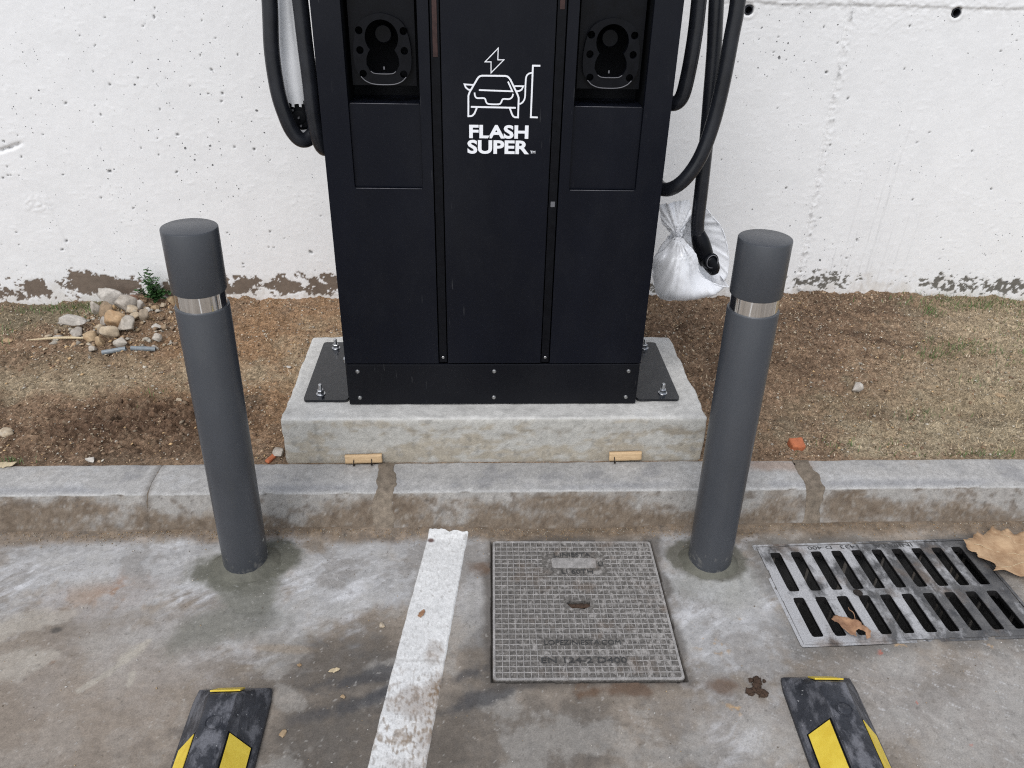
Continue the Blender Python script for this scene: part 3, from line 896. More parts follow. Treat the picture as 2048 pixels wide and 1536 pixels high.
def build_soil():
    xs = axis(-15, -2.25, 2.65, 15, 0.0055)
    ys = np.concatenate([np.arange(2.033, 3.24, 0.0055), [3.245, 3.255, 3.27, 3.30]])
    X, Y = np.meshgrid(xs, ys, indexing='ij')
    Z = soil_height(X, Y)
    lo, mid, hi = fbm(X * 2, Y * 2, 101, 4), fbm(X * 8, Y * 8, 102, 4), fbm(X * 40, Y * 40, 103, 4)
    sp = fbm(X * 110, Y * 110, 104, 2)
    w = .5 * mid + .2 * hi
    rv = np.random.default_rng(11).standard_normal(X.shape)
    Z = Z + .0016 * rv * sst(2.04, 2.08, Y)
    A = np.ones(X.shape + (3,)) * np.array((0.285, 0.192, 0.125))
    A *= (1 + .28 * lo + .28 * mid + .2 * hi)[..., None]
    A = mixc(A, blob(X, Y, -.75, 2.75, .5, .6, 0, .5, w) * .8, (0.390, 0.240, 0.135))
    A = mixc(A, sst(1.25, 2.3, X + .35 * mid + .2 * lo - .5 * sst(2.5, 3.1, Y)) * .75, np.array((0.430, 0.345, 0.225)) * (1 + .2 * hi)[..., None])
    A = mixc(A, blob(X, Y, 1.9, 2.25, .8, .2, 0, .6, w) * .5, (0.45, 0.375, 0.245))
    A = mixc(A, blob(X, Y, -1.6, 2.6, .5, .16, 0, .6, w) * .45, (0.39, 0.31, 0.205))
    A = mixc(A, blob(X, Y, -1.9, 3.15, .35, .14, 0, .5, w) * .55, (0.27, 0.245, 0.165))
    # freshly dug, darker and redder earth
    A = mixc(A, np.maximum(blob(X, Y, -1.13, 2.27, .36, .15, .1, .6, w), .6 * blob(X, Y, -1.35, 2.1, .3, .08, 0, .6, w)) * .9, np.array((0.150, 0.094, 0.062)) * (1 + .25 * hi)[..., None])
    A = mixc(A, np.maximum.reduce([blob(X, Y, .95, 2.92, .30, .26, 0, .6, w), .9 * blob(X, Y, 1.35, 3.02, .5, .24, 0, .6, w), .8 * blob(X, Y, .90, 2.45, .18, .35, 0, .6, w)]) * .8, np.array((0.215, 0.143, 0.095)) * (1 + .2 * hi)[..., None])
    A = mixc(A, sst(.35, .8, mid + .4 * hi - .1) * .45, (0.14, 0.098, 0.066))
    for c, rx, ry, ang, k in (((1.02, 2.93), .09, .035, -.3, .9), ((.93, 2.98), .05, .03, 0, .8), ((1.0, 2.62), .07, .09, 0, .55), ((.88, 2.42), .06, .12, .3, .6), ((1.55, 2.93), .13, .03, -.35, .8), ((1.70, 2.82), .10, .03, -.3, .8), ((1.62, 2.72), .06, .02, 0, .6), ((1.25, 2.65), .10, .05, 0, .5),
                              ((1.45, 2.30), .12, .035, 0, .5), ((1.85, 2.28), .14, .04, .1, .45), ((2.05, 2.15), .10, .03, 0, .5), ((1.15, 2.25), .10, .04, 0, .5), ((-.80, 2.35), .05, .10, 0, .5), ((-1.9, 2.75), .2, .06, 0, .4), ((-.9, 2.12), .2, .05, 0, .6), ((-1.75, 2.33), .2, .06, .1, .5), ((1.3, 3.1), .3, .06, 0, .5), ((1.75, 3.12), .2, .07, -.2, .6)):
        A = mixc(A, blob(X, Y, c[0], c[1], rx, ry, ang, .8, .9 * mid + .5 * hi) * min(1, k * 1.25), np.array((0.138, 0.092, 0.062)) * (1 + .25 * hi)[..., None])
    for c, rx, ry in (((-1.55, 2.55), .30, .08), ((-1.0, 2.62), .2, .10), ((1.75, 2.20), .5, .09), ((2.3, 2.95), .35, .22), ((2.1, 2.55), .35, .12), ((1.45, 2.10), .3, .04), ((-.65, 2.75), .12, .25)):
        A = mixc(A, blob(X, Y, c[0], c[1], rx, ry, 0, .8, .8 * mid + .3 * hi) * .45, np.array((0.50, 0.42, 0.29)) * (1 + .2 * hi)[..., None])
    A = mixc(A, blob(X, Y, 1.62, 3.23, .35, .05, 0, .6, w) * .5, (0.17, 0.115, 0.075))
    A = mixc(A, sst(.50, .85, sp + .2 * hi) * .45, (0.52, 0.43, 0.31))
    A *= np.clip(1 + .20 * rv, .4, 1.8)[..., None]
    A = mixc(A, sst(.6, .85, -sp) * .5, (0.07, 0.05, 0.035))
    A = mixc(A, blob(X, Y, -.75, 2.06, .6, .04, 0, .5, w) * .35, (0.19, 0.15, 0.11))
    A = A * 1.13
    me = np_mesh('soil_verge', np.stack([X, Y, Z], -1).reshape(-1, 3), grid_faces(len(xs), len(ys)), A.reshape(-1, 3))
    return tag(link('soil_verge', me, M['soil']), kind='structure')
soil = build_soil()

# white wall
def build_wall():
    rng = np.random.default_rng(5)
    xs = axis(-15, -2.25, 2.68, 15, 0.0046)
    zs = axis(-0.1, 0.06, 1.48, 2.7, 0.0046)
    X, Z = np.meshgrid(xs, zs, indexing='ij')
    lo, mid, hi = fbm(X * 2, Z * 2, 111, 3), fbm(X * 9, Z * 9, 112, 4), fbm(X * 40, Z * 40, 113, 4)
    H = 0.0008 * lo + 0.0004 * mid + 0.0003 * hi
    # brushed plaster flecks, in patches
    fl = sst(.25, .7, fbm(X * 24, Z * 60, 114, 3)) * sst(-.1, .5, mid)
    H = H + 0.0007 * fl
    bare = np.zeros_like(X)
    # blow holes
    n = 420
    px, pz = rng.uniform(-2.25, 2.68, n), rng.uniform(.25, 1.48, n)
    dens = fbm(px * 1.8, pz * 1.8, 115, 3) + 0.8 * np.exp(-((pz - .95) / .28) ** 2) * (px < 0) - .15
    keep = dens > rng.uniform(-.5, .9, n)
    px, pz = px[keep], pz[keep]
    pr = 0.0036 + 0.0022 * rng.random(len(px)) ** 3
    man = [(-1.20, 1.285, .008), (-1.42, 1.04, .007), (-.90, .80, .007), (-1.50, .70, .010), (-1.23, .70, .008), (-1.02, 1.10, .008), (-1.0, .985, .008), (-.50, 1.05, .007), (1.41, 1.13, .009),
           (1.31, 1.17, .005), (1.18, 1.20, .006), (1.70, 1.305, .007), (1.36, 1.295, .006), (1.52, 1.03, .010), (1.49, .845, .007), (1.90, .90, .006), (1.79, .77, .005), (1.86, .86, .006), (2.25, .665, .008),
           (1.71, .43, .010), (1.34, .66, .007), (1.52, .53, .006), (1.0, .95, .006), (2.1, 1.22, .006), (1.24, .40, .009), (2.15, 1.26, .005), (-1.75, .40, .010), (-1.78, .36, .010), (-.72, .355, .011), (-1.30, .395, .008), (-1.02, .30, .008)]
    px = np.concatenate([px, [m[0] for m in man]]); pz = np.concatenate([pz, [m[1] for m in man]]); pr = np.concatenate([pr, [m[2] * .72 for m in man]])
    for x, z, r in zip(px, pz, pr):
        i0, i1 = np.searchsorted(xs, [x - 2.6 * r, x + 2.6 * r]); j0, j1 = np.searchsorted(zs, [z - 2.6 * r, z + 2.6 * r])
        i0, j0 = max(i0 - 1, 0), max(j0 - 1, 0)
        sx, sz = X[i0:i1 + 1, j0:j1 + 1], Z[i0:i1 + 1, j0:j1 + 1]
        an = rng.uniform(0, 3.14); el = rng.uniform(.65, 1.0)
        u = (sx - x) * math.cos(an) + (sz - z) * math.sin(an); v = -(sx - x) * math.sin(an) + (sz - z) * math.cos(an)
        d = np.sqrt(u ** 2 + (v / el) ** 2) / r + .6 * perlin(sx * 120, sz * 120, 7)
        k = 1 - sst(.55, 1.15, d)
        H[i0:i1 + 1, j0:j1 + 1] -= k * min(r * .9, .006)
        bare[i0:i1 + 1, j0:j1 + 1] = np.maximum(bare[i0:i1 + 1, j0:j1 + 1], k * .95)
    # formwork joint: ragged ridge running down, right of the charger
    sxl = 1.447 + (1.391 - Z) * (1.483 - 1.447) / 1.231
    ds = X - sxl
    rag = np.exp(-((ds - .012) / .020) ** 2)
    nr = fbm(X * 45, Z * 45, 116, 4)
    H = H + rag * (.0018 + .0026 * nr) + 0.003 * sst(-.004, .004, ds) * np.exp(-np.maximum(ds, 0) / .25)
    H = H - 0.0045 * np.exp(-((ds + .004 + .003 * hi) / .004) ** 2)
    bare = np.maximum(bare, rag * sst(.50, .8, nr + .25 * sst(.7, .2, Z)) * .55)
    # lift joint near the top on the right: ragged lip with a groove under it
    lip = sst(.9, 1.0, X)
    zl = 1.375 + .006 * fbm(X * 7, X * 0, 117, 3)
    H = H + lip * (0.005 * sst(zl - .006, zl + .004, Z) + .003 * np.exp(-((Z - zl) / .02) ** 2) * fbm(X * 40, Z * 50, 118, 3))
    H = H + .002 * lip * blob(X, Z, 1.55, 1.33, .28, .05, 0, .6, .6 * mid) * np.abs(nr)
    # spalled scar at far left
    zc = .775 + (X + 1.92) * .30 + .006 * mid
    sc = sst(-1.80, -1.86, X) * sst(-2.3, -2.1, X)
    H = H - sc * (.012 * np.exp(-((Z - zc - .004) / .008) ** 2)) + 0 * sc
    H = H + .003 * blob(X, Z, -1.83, .56, .05, .035, 0, .6, .5 * mid) * np.abs(hi + .5)
    bare = np.maximum(bare, sc * np.exp(-((Z - zc - .004) / .005) ** 2) * sst(-.2, .4, hi) * .7)
    # tie holes with a raised collar
    for hx, hz in ((1.053, 1.349), (1.873, 1.355)):
        d = np.hypot(X - hx, Z - hz)
        H = H + .0025 * np.exp(-((d - .027) / .007) ** 2) * (1 + .6 * nr)
        H = np.where(d < .017, -.07, H)
        bare = np.maximum(bare, 1 - sst(.0165, .0205, d))
    # paint peeled off near the ground
    pz0 = np.interp(X, _gx, _gz)
    a = Z - pz0
    nb = fbm(X * 10, Z * 16, 121, 5, .66) + .55 * fbm(X * 42, Z * 42, 122, 4, .6)
    zone = np.interp(X, [-2.6, -1.90, -1.86, -1.82, -1.45, -1.40, -1.18, -1.10, -.6, 0, 1.4, 1.50, 1.62, 1.72, 1.78, 2.02, 2.10, 2.25, 2.32, 2.45, 2.6, 3],
                     [.24, .20, -.4, .10, .10, -.05, -.05, .26, .32, .3, -.9, -.16, -.04, -.2, -1.2, -1.1, -.02, -.04, -.20, .06, .16, .1])
    right_ = sst(.9, 1.3, X)
    nb = nb * (1 - right_) + right_ * (fbm(X * 24, Z * 34, 123, 4, .6) + .45 * fbm(X * 60, Z * 60, 124, 3))
    prof = np.exp(-((a - .070) / .042) ** 2) * 1.05 - .55
    pe = nb * 1.15 + prof + zone - .12 - 2.2 * sst(.12, .18, a)
    pe = np.maximum(pe, .62 * blob(X, Z, -1.660, .205, .130, .048, -.18, .35, .45 * nb) * 1.4 - .36)
    pe = pe - .8 * sst(.03, .012, a)
    peel = sst(.10, .16, pe)
    H = H - .0016 * peel
    A = np.ones(X.shape + (3,)) * np.array((0.800, 0.797, 0.794))
    A *= (1 + .012 * lo + .015 * mid + .010 * hi)[..., None]
    # faint grey runs
    for k in range(14):
        x0 = 1.62 + .026 * k + .01 * rng.standard_normal(); z1 = rng.uniform(.5, 1.15)
        A = mixc(A, np.exp(-((X - x0 - .03 * (Z - .5)) / .0022) ** 2) * sst(z1, z1 - .3, Z) * rng.uniform(.05, .22), (0.35, 0.35, 0.35))
    A = mixc(A, np.exp(-((X + 1.75 + .10 * (Z - .3) + .01 * mid) / .0035) ** 2) * sst(.75, .5, Z) * .12, (0.4, 0.4, 0.4))
    A = mixc(A, sst(.10, .0, a + .06 * mid + .03 * hi) * .38, (0.52, 0.46, 0.38))
    A = mixc(A, sst(.35, .75, fbm(X * 30, Z * 30, 126, 3) + .35 * mid) * sst(.22, .03, a) * .30, (0.42, 0.36, 0.29))
    pc = np.where((X > .8)[..., None], np.array((0.150, 0.140, 0.122)), np.array((0.165, 0.128, 0.100)))
    A = mixc(A, peel, pc * (1 + .10 * hi + .10 * mid)[..., None])
    A = mixc(A, bare, (0.150, 0.148, 0.148))
    co = np.stack([X, WALL_Y - H, Z], -1).reshape(-1, 3)
    nx, nz = len(xs), len(zs)
    fs = grid_faces(nx, nz)
    # thickness: coping and back
    i = np.arange(nx * nz).reshape(nx, nz)
    top = i[:, -1]
    b0 = len(co)
    co = np.concatenate([co, np.stack([xs, np.full(nx, WALL_Y + .25), np.full(nx, zs[-1])], -1), np.stack([xs, np.full(nx, WALL_Y + .25), np.full(nx, zs[0])], -1)])
    col = np.concatenate([A.reshape(-1, 3), np.ones((2 * nx, 3)) * .7])
    bt, bb = b0 + np.arange(nx), b0 + nx + np.arange(nx)
    f2 = np.stack([top[:-1], top[1:], bt[1:], bt[:-1]], -1)
    f3 = np.stack([bt[:-1], bt[1:], bb[1:], bb[:-1]], -1)
    me = np_mesh('wall', co, np.concatenate([fs, f2, f3]), col)
    o = link('wall', me, M['wall'])
    tag(o, 'white painted concrete wall with blow holes and peeling paint at its foot', 'wall')
    for hx, hz in ((1.053, 1.349), (1.873, 1.355)):
        lathe('tie_hole_sleeve', [(.0165, -.002), (.0165, .0), (.0135, .0), (.0135, -.06), (0, -.06)], M['dark_hole'], o, 24, '-Y', (hx, WALL_Y - .001, hz))
    return o
wall = build_wall()

# ------------------------------------------------------------------ concrete plinth
def plinth_col(P, N):
    X, Y, Z = P[:, 0], P[:, 1], P[:, 2]
    mid, hi = fbm(X * 8, (Y + Z) * 8, 131, 4), fbm(X * 40, (Y + Z) * 40, 132, 4)
    st = .6 * fbm(X * 6, Z * 30, 133, 5) + .5 * fbm(X * 22, Z * 40, 134, 4)
    A = np.ones((len(P), 3)) * np.array((0.54, 0.53, 0.505))
    A *= (1 + .08 * mid + .07 * hi)[:, None]
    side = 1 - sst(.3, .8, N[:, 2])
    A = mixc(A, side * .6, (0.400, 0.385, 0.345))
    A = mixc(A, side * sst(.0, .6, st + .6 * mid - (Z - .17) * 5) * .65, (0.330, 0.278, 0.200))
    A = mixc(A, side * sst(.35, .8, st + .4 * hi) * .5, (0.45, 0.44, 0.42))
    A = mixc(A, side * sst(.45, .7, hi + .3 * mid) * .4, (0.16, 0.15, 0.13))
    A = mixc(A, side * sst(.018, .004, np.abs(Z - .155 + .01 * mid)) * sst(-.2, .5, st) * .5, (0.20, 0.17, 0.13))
    A = mixc(A, (1 - side) * sst(.3, .8, mid + .4 * hi) * .35, (0.50, 0.50, 0.49))
    A = mixc(A, (1 - side) * sst(.4, .8, -mid + .3 * hi) * .35, (0.30, 0.295, 0.28))
    return A
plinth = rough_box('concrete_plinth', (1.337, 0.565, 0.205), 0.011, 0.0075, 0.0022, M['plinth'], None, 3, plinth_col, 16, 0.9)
plinth.location = (0.0665, 2.3235, 0.075)
tag(plinth, 'rough pale concrete block under the black charger, behind the kerb', 'plinth')

# ------------------------------------------------------------------ charging station
FY = 2.12            # front plane
CX = 0.059           # centre of the cabinet
cs = empty('charging_station', (CX, 2.33, 0.283))
tag(cs, 'black electric car charging cabinet with white car symbol on its front', 'charging station')
Z0, ZT = 0.431, 2.08
def ch(o):           # child of the station keeping world coordinates
    o.parent = cs
    o.matrix_parent_inverse = Matrix.Translation((-CX, -2.33, -0.283))
    return o
def cbox(name, lo, hi, mat, bevel=.0015, parent=None):
    o = box(name, lo, hi, mat, None, bevel, 2)
    if parent is None: return ch(o)
    o.parent = parent
    o.matrix_parent_inverse = parent.matrix_parent_inverse if parent.parent == cs else Matrix()
    return o
def sub(o, parent):  # sub-part of a part that itself sits at the station's frame
    o.parent = parent
    o.matrix_parent_inverse = Matrix.Identity(4)
    return o
# inner carcass: two side sheets, back, roof; the recesses open into it
cbox('side_sheet', (CX - .458, FY + .017, Z0), (CX - .4565 + .004, 2.545, ZT - .02), M['black'])
cbox('side_sheet', (CX + .4525, FY + .017, Z0), (CX + .458, 2.545, ZT - .02), M['black'])
cbox('back_sheet', (CX - .456, 2.545, Z0), (CX + .456, 2.55, ZT - .02), M['black'])
cbox('roof', (CX - .462, FY - .004, ZT - .02), (CX + .462, 2.56, ZT), M['black'], .004)
cbox('inner_panel', (CX - .45, 2.262, Z0 + .002), (CX + .45, 2.268, ZT - .022), M['dark_in'])
# centre panel
def to_front(bm, name, mat, y=FY, parent=None, smooth=False):
    """local xy plate -> world XZ plane facing -Y, top side (z=0) at depth y"""
    o = bm_obj(name, bm, mat, None, smooth)
    o.data.transform(Matrix(((1, 0, 0, 0), (0, 0, -1, y), (0, 1, 0, 0), (0, 0, 0, 1))))
    if parent is None: return ch(o)
    return sub(o, parent)
def bevel_plate(outer, depth, bev=.0015):
    bm = bmesh.new()
    vs_ = [bm.verts.new((x, y, 0)) for x, y in outer]
    f = bm.faces.new(vs_)
    r = bmesh.ops.extrude_face_region(bm, geom=[f])
    for v in r['geom']:
        if isinstance(v, bmesh.types.BMVert): v.co.z = -depth
    bmesh.ops.recalc_face_normals(bm, faces=bm.faces)
    es = [e for e in bm.edges if all(abs(v.co.z) < 1e-7 for v in e.verts)]
    if bev: bmesh.ops.bevel(bm, geom=es, offset=bev, segments=2, affect='EDGES')
    return bm
def rect(x0, z0, x1, z1):
    return [(x0, z0), (x1, z0), (x1, z1), (x0, z1)]
ZP = Z0 + .0015
centre = to_front(bevel_plate(rect(CX - .1435, ZP, CX + .1435, ZT - .022), .014), 'front_panel', M['black'])
centre['label'] = 'flat middle panel carrying the car symbol and lettering'
# wings, each with the charging-plug recess
holder_shapes = []
for s in (-1, 1):
    xo, xi = CX + s * .459, CX + s * .1725
    x0, x1 = min(xo, xi), max(xo, xi)
    ra, rb = sorted((CX + s * .3865, CX + s * .2005))
    rec = rrect(ra, .978, rb, 1.80, .006)
    wing = to_front(cdt_plate(rect(x0, ZP, x1, ZT - .022), [rec], .016), 'front_panel', M['black'])
    # lower inset plate (shallow) and its sill
    lower = to_front(bevel_plate(rrect(ra + .0005, .9785, rb - .0005, 1.199, .004), .02, .001), 'recess_lower_plate', M['black'], FY + .0105)
    cbox('recess_ledge', (ra - .004, FY + .031, 1.185), (rb + .004, 2.26, 1.1975), M['black'], .001)
    cbox('recess_side', (ra - .006, FY + .0165, 1.1985), (ra - .001, 2.26, 1.81), M['dark_in'], 0)
    cbox('recess_side', (rb + .001, FY + .0165, 1.1985), (rb + .006, 2.26, 1.81), M['dark_in'], 0)
    for nm, zz0, yy in (('sill_highlight', .9785, FY + .0003), ('ledge_highlight', 1.1985, FY + .0110)):  # pale strips paint the sky's highlight along the recess edges
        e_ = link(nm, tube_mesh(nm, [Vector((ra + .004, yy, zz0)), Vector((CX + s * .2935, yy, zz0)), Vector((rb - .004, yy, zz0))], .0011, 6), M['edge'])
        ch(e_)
    hx = CX + s * .2935
    # moulded plug holder: shield with the plug cavity and six fixing wells
    zc = 1.325
    cm = catmull([(-.050, -.072, 0), (-.025, -.082, 0), (.025, -.082, 0), (.050, -.072, 0), (.070, -.045, 0), (.073, 0, 0), (.064, .045, 0), (.045, .072, 0), (.0, .086, 0), (-.045, .072, 0), (-.064, .045, 0), (-.073, 0, 0), (-.070, -.045, 0), (-.050, -.072, 0)], 4)[:-1]
    shield = [(hx + p.x, zc + p.y) for p in cm]
    cav = []
    for k in range(21):                                   # upper round part
        a = math.radians(-42 + 264 * k / 20)
        cav.append((hx + .042 * math.cos(a), zc + .030 + .042 * math.sin(a)))
    for x, z in ((-.036, -.006), (-.041, -.018), (-.042, -.034), (-.034, -.048), (-.020, -.054), (.020, -.054), (.034, -.048), (.042, -.034), (.041, -.018), (.036, -.006)):
        cav.append((hx + x, zc + z))
    wells = [circ(hx + sx * x, zc + z, .0095, 14) for x, z in ((.0555, .046), (.0560, .000), (.0520, -.056)) for sx in (-1, 1)]
    to_front(cdt_plate(rect(hx - .083, 1.238, hx + .083, 1.80), [[(hx + (x - hx) * 1.04, zc + (z - zc) * 1.04) for x, z in cav]] + wells, .006), 'holder_plate', M['holder'], FY + .047)
    sh = to_front(cdt_plate(shield, [cav] + wells, .0199), 'plug_holder', M['holder'], FY + .027)
    # curved lip below the cavity, in paler grey than the holder
    lip = [Vector((hx + x, FY + .0262, zc + z)) for x, z in ((-.058, -.063), (-.045, -.0745), (-.022, -.0815), (.022, -.0815), (.045, -.0745), (.058, -.063))]
    sub(link('holder_rim', tube_mesh('holder_rim', catmull(lip, 6), .0014, 6), M['grey_mark']), sh)
    lip2 = [Vector((hx + x, FY + .0262, zc + z)) for x, z in ((-.032, -.050), (-.020, -.0555), (.020, -.0555), (.032, -.050))]
    sub(link('holder_rim', tube_mesh('holder_rim', catmull(lip2, 6), .0012, 6), M['grey_mark']), sh)
    # round pin block sitting in the cavity
    pb = lathe('pin_block', [(.0, .014), (.020, .014), (.0225, .012), (.0225, -.012)], M['holder'], None, 28, '-Y', (hx, FY + .085, zc + .034))
    sub(pb, sh)
    sub(box('contact_mark', (hx - .0019, FY + .0480, zc - .0485), (hx + .0019, FY + .0510, zc - .0415), M['grey_mark'], None, 0), sh)
    # light strip in the groove beside the centre panel
    gx = CX + s * .158
    stp = cbox('light_strip', (gx - .0115, FY + .003, Z0 + .004), (gx + .0115, FY + .013, ZT - .024), M['holder'], .001)
    if s < 0: sub(box('lens', (gx - .006, FY + .0015, 1.315), (gx + .006, FY + .0042, 1.52), M['led'], None, .0005), stp)
    else:
        sub(box('lens', (gx - .006, FY + .0015, 1.43), (gx + .006, FY + .0042, 1.55), M['led'], None, .0005), stp)
        sub(box('sensor_window', (gx - .006, FY + .0015, .930), (gx + .006, FY + .0042, .945), M['grey_mark'], None, .0005), stp)
    sub(lathe('screw', [(0, .0030), (.0030, .0030), (.0045, .0018), (.0048, 0)], M['screw'], None, 14, '-Y', (gx, FY + .003, .452)), stp)
# skirt with six button screws
skirt = cbox('base_skirt', (CX - .4575, FY, .2845), (CX + .4575, 2.50, .4285), M['black_dust'], .002)
for x in (-.4235, 0, .4235):
    for z in (.404, .309):
        sub(lathe('screw', [(0, .0030), (.0022, .0028), (.0024, .0038), (.0050, .0032), (.0068, .0008), (.0070, 0)], M['screw'], None, 18, '-Y', (CX + x, FY, z)), skirt)
# side feet: plate, upright flange, anchors, hex bolt
for s in (-1, 1):
    xa, xb = sorted((CX + s * .606, CX + s * .4650))
    foot = to_front(cdt_plate(rrect(xa, 2.136, xb, 2.537, .012), [], .008), 'foot_plate', M['plate'])
    foot.data.transform(Matrix(((1, 0, 0, 0), (0, 0, 1, 0), (0, -1, 0, FY), (0, 0, 0, 1))))
    foot.data.transform(Matrix.Translation((0, 0, .2915 - max(v.co.z for v in foot.data.vertices))))
    fa, fb = sorted((CX + s * .4585, CX + s * .4648))
    sub(box('flange', (fa, 2.150, .2840), (fb, 2.52, .4255), M['black_dust'], None, .001), foot)
    hb = lathe('hex_bolt', [(0, .012), (.0085, .012), (.011, .010), (.011, .003), (.014, .003), (.014, 0)], M['zinc'], None, 6, '-X' if s < 0 else 'X', (CX + s * .4652, 2.200, .402), smooth=False)
    sub(hb, foot)
    for y in (2.172, 2.490):
        ax, ay = CX + s * .556, y
        an = lathe('anchor_stud', [(0, .0365), (.0050, .0365), (.0060, .0345), (.0060, 0)], M['zinc'], None, 16, 'Z', (ax, ay, .2917))
        sub(an, foot)
        wsh = lathe('washer', [(0, .0028), (.0145, .0028), (.015, .0022), (.015, 0)], M['zinc'], None, 24, 'Z', (ax, ay, .2917)); sub(wsh, foot)
        nut = lathe('nut', [(.006, .0165), (.0095, .0165), (.0112, .0145), (.0112, .0029)], M['zinc'], None, 6, 'Z', (ax, ay, .2917), (0, 0, .3 * s + y), smooth=False); sub(nut, foot)

# printed symbol and lettering on the centre panel
def ribbon(pts, w, closed=False):
    """flat stroke of constant width in local xy with mitred joins"""
    P = [Vector(p) for p in pts]
    n = len(P)
    L, R = [], []
    for i in range(n):
        a = P[(i - 1) % n] if (closed or i > 0) else None
        b = P[(i + 1) % n] if (closed or i < n - 1) else None
        d1 = (P[i] - a).normalized() if a is not None else (b - P[i]).normalized()
        d2 = (b - P[i]).normalized() if b is not None else d1
        t = (d1 + d2)
        t = t.normalized() if t.length > 1e-6 else d1
        nn = Vector((-t.y, t.x))
        k = min(1 / max(nn.dot(Vector((-d1.y, d1.x))), .25), 2.6)
        L.append(P[i] + nn * w / 2 * k); R.append(P[i] - nn * w / 2 * k)
    return L, R
def smooth2(pts, n=4):
    return [(p.x, p.y) for p in catmull([(x, y, 0) for x, y in pts], n)]
W1 = .0044
logo = [([(.0595, 1.3389), (.0588, 1.3115), (.0743, 1.3117), (.0419, 1.2802), (.0417, 1.3064), (.0264, 1.3062)], .0023, True),
        ([(.0055, 1.1939), (-.0005, 1.180), (-.0045, 1.1755), (-.0085, 1.1730), (-.0167, 1.1725), (-.0162, 1.2240), (-.0130, 1.2325), (.0066, 1.2647), (.0100, 1.2692), (.0142, 1.2720), (.0196, 1.2731), (.0781, 1.2734), (.0836, 1.2722), (.0880, 1.2690), (.0920, 1.2640), (.1108, 1.2291), (.1143, 1.2200), (.1138, 1.1712), (.1050, 1.1716), (.1005, 1.1745), (.0976, 1.1792), (.0917, 1.1940)], W1, False),
        ([(-.0099, 1.1962), (.1072, 1.1953)], W1, False),
        ([(.0110, 1.2380), (.0974, 1.2362), (.0856, 1.2598)], W1 * .9, False),
        (smooth2([(-.0004, 1.2316), (.0011, 1.2233), (.0066, 1.2181), (.0253, 1.2178), (.0297, 1.2090), (.0363, 1.2039), (.0617, 1.2036), (.0683, 1.2075), (.0736, 1.2166), (.0890, 1.2168), (.0967, 1.2215), (.0998, 1.2300)]), W1 * .9, False),
        ([(-.0032, 1.2502), (-.0260, 1.2513), (-.0228, 1.2437), (-.0163, 1.2386), (-.0087, 1.2377)], W1 * .9, False),
        ([(.1026, 1.2491), (.1256, 1.2490), (.1214, 1.2407), (.1150, 1.2371), (.1084, 1.2368)], W1 * .9, False),
        (smooth2([(.1474, 1.2822), (.1377, 1.2790), (.1321, 1.2708), (.1310, 1.2480), (.1304, 1.2210), (.1245, 1.2093), (.1165, 1.2045)]), W1 * .9, False),
        ([(.1674, 1.2990), (.1485, 1.2990), (.1475, 1.1722), (.1658, 1.1718)], W1, False)]
bm = bmesh.new()
for pts, w, closed in logo:
    L, R = ribbon(pts, w, closed)
    n = len(L)
    # each stroke a hair higher than the last so crossing strokes never share a plane
    z = -.00006 * logo.index((pts, w, closed))
    lv = [bm.verts.new((p.x, p.y, z)) for p in L]; rv = [bm.verts.new((p.x, p.y, z)) for p in R]
    for i in range(n if closed else n - 1):
        j = (i + 1) % n
        bm.faces.new((rv[i], rv[j], lv[j], lv[i]))
to_front(bm, 'car_symbol', M['white_print'], FY - .0009, centre)
def text_mesh(name, body, x0, x1, y0, y1, bold=0.0, extr=0.0):
    cu = bpy.data.curves.new(name, 'FONT')
    cu.body = body
    cu.size = 1.0
    cu.offset = bold
    cu.extrude = extr
    cu.resolution_u = 4
    o = bpy.data.objects.new(name, cu)
    C.objects.link(o)
    dg = bpy.context.evaluated_depsgraph_get()
    dg.update()
    me = bpy.data.meshes.new_from_object(o.evaluated_get(dg))
    bpy.data.objects.remove(o)
    bpy.data.curves.remove(cu)
    co = np.empty(len(me.vertices) * 3, dtype=np.float32)
    me.vertices.foreach_get('co', co)
    co = co.reshape(-1, 3)
    mn, mx = co.min(0), co.max(0)
    co[:, 0] = x0 + (co[:, 0] - mn[0]) / (mx[0] - mn[0]) * (x1 - x0)
    co[:, 1] = y0 + (co[:, 1] - mn[1]) / (mx[1] - mn[1]) * (y1 - y0)
    me.vertices.foreach_set('co', co.ravel())
    me.name = name
    me.materials.clear()
    return me
for body, x0, x1, z0, z1, b in (('FLASH', -.0147, .1425, 1.1160, 1.1513, .034), ('SUPER', -.0196, .1455, 1.0754, 1.1120, .034), ('TM', .1488, .1625, 1.0778, 1.0850, .012)):
    me = text_mesh('lettering', body, x0, x1, z0, z1, b)
    me.transform(Matrix(((1, 0, 0, 0), (0, 0, -1, FY - .0008), (0, 1, 0, 0), (0, 0, 0, 1))))
    sub(link('lettering', me, M['white_print'], None, False), centre)

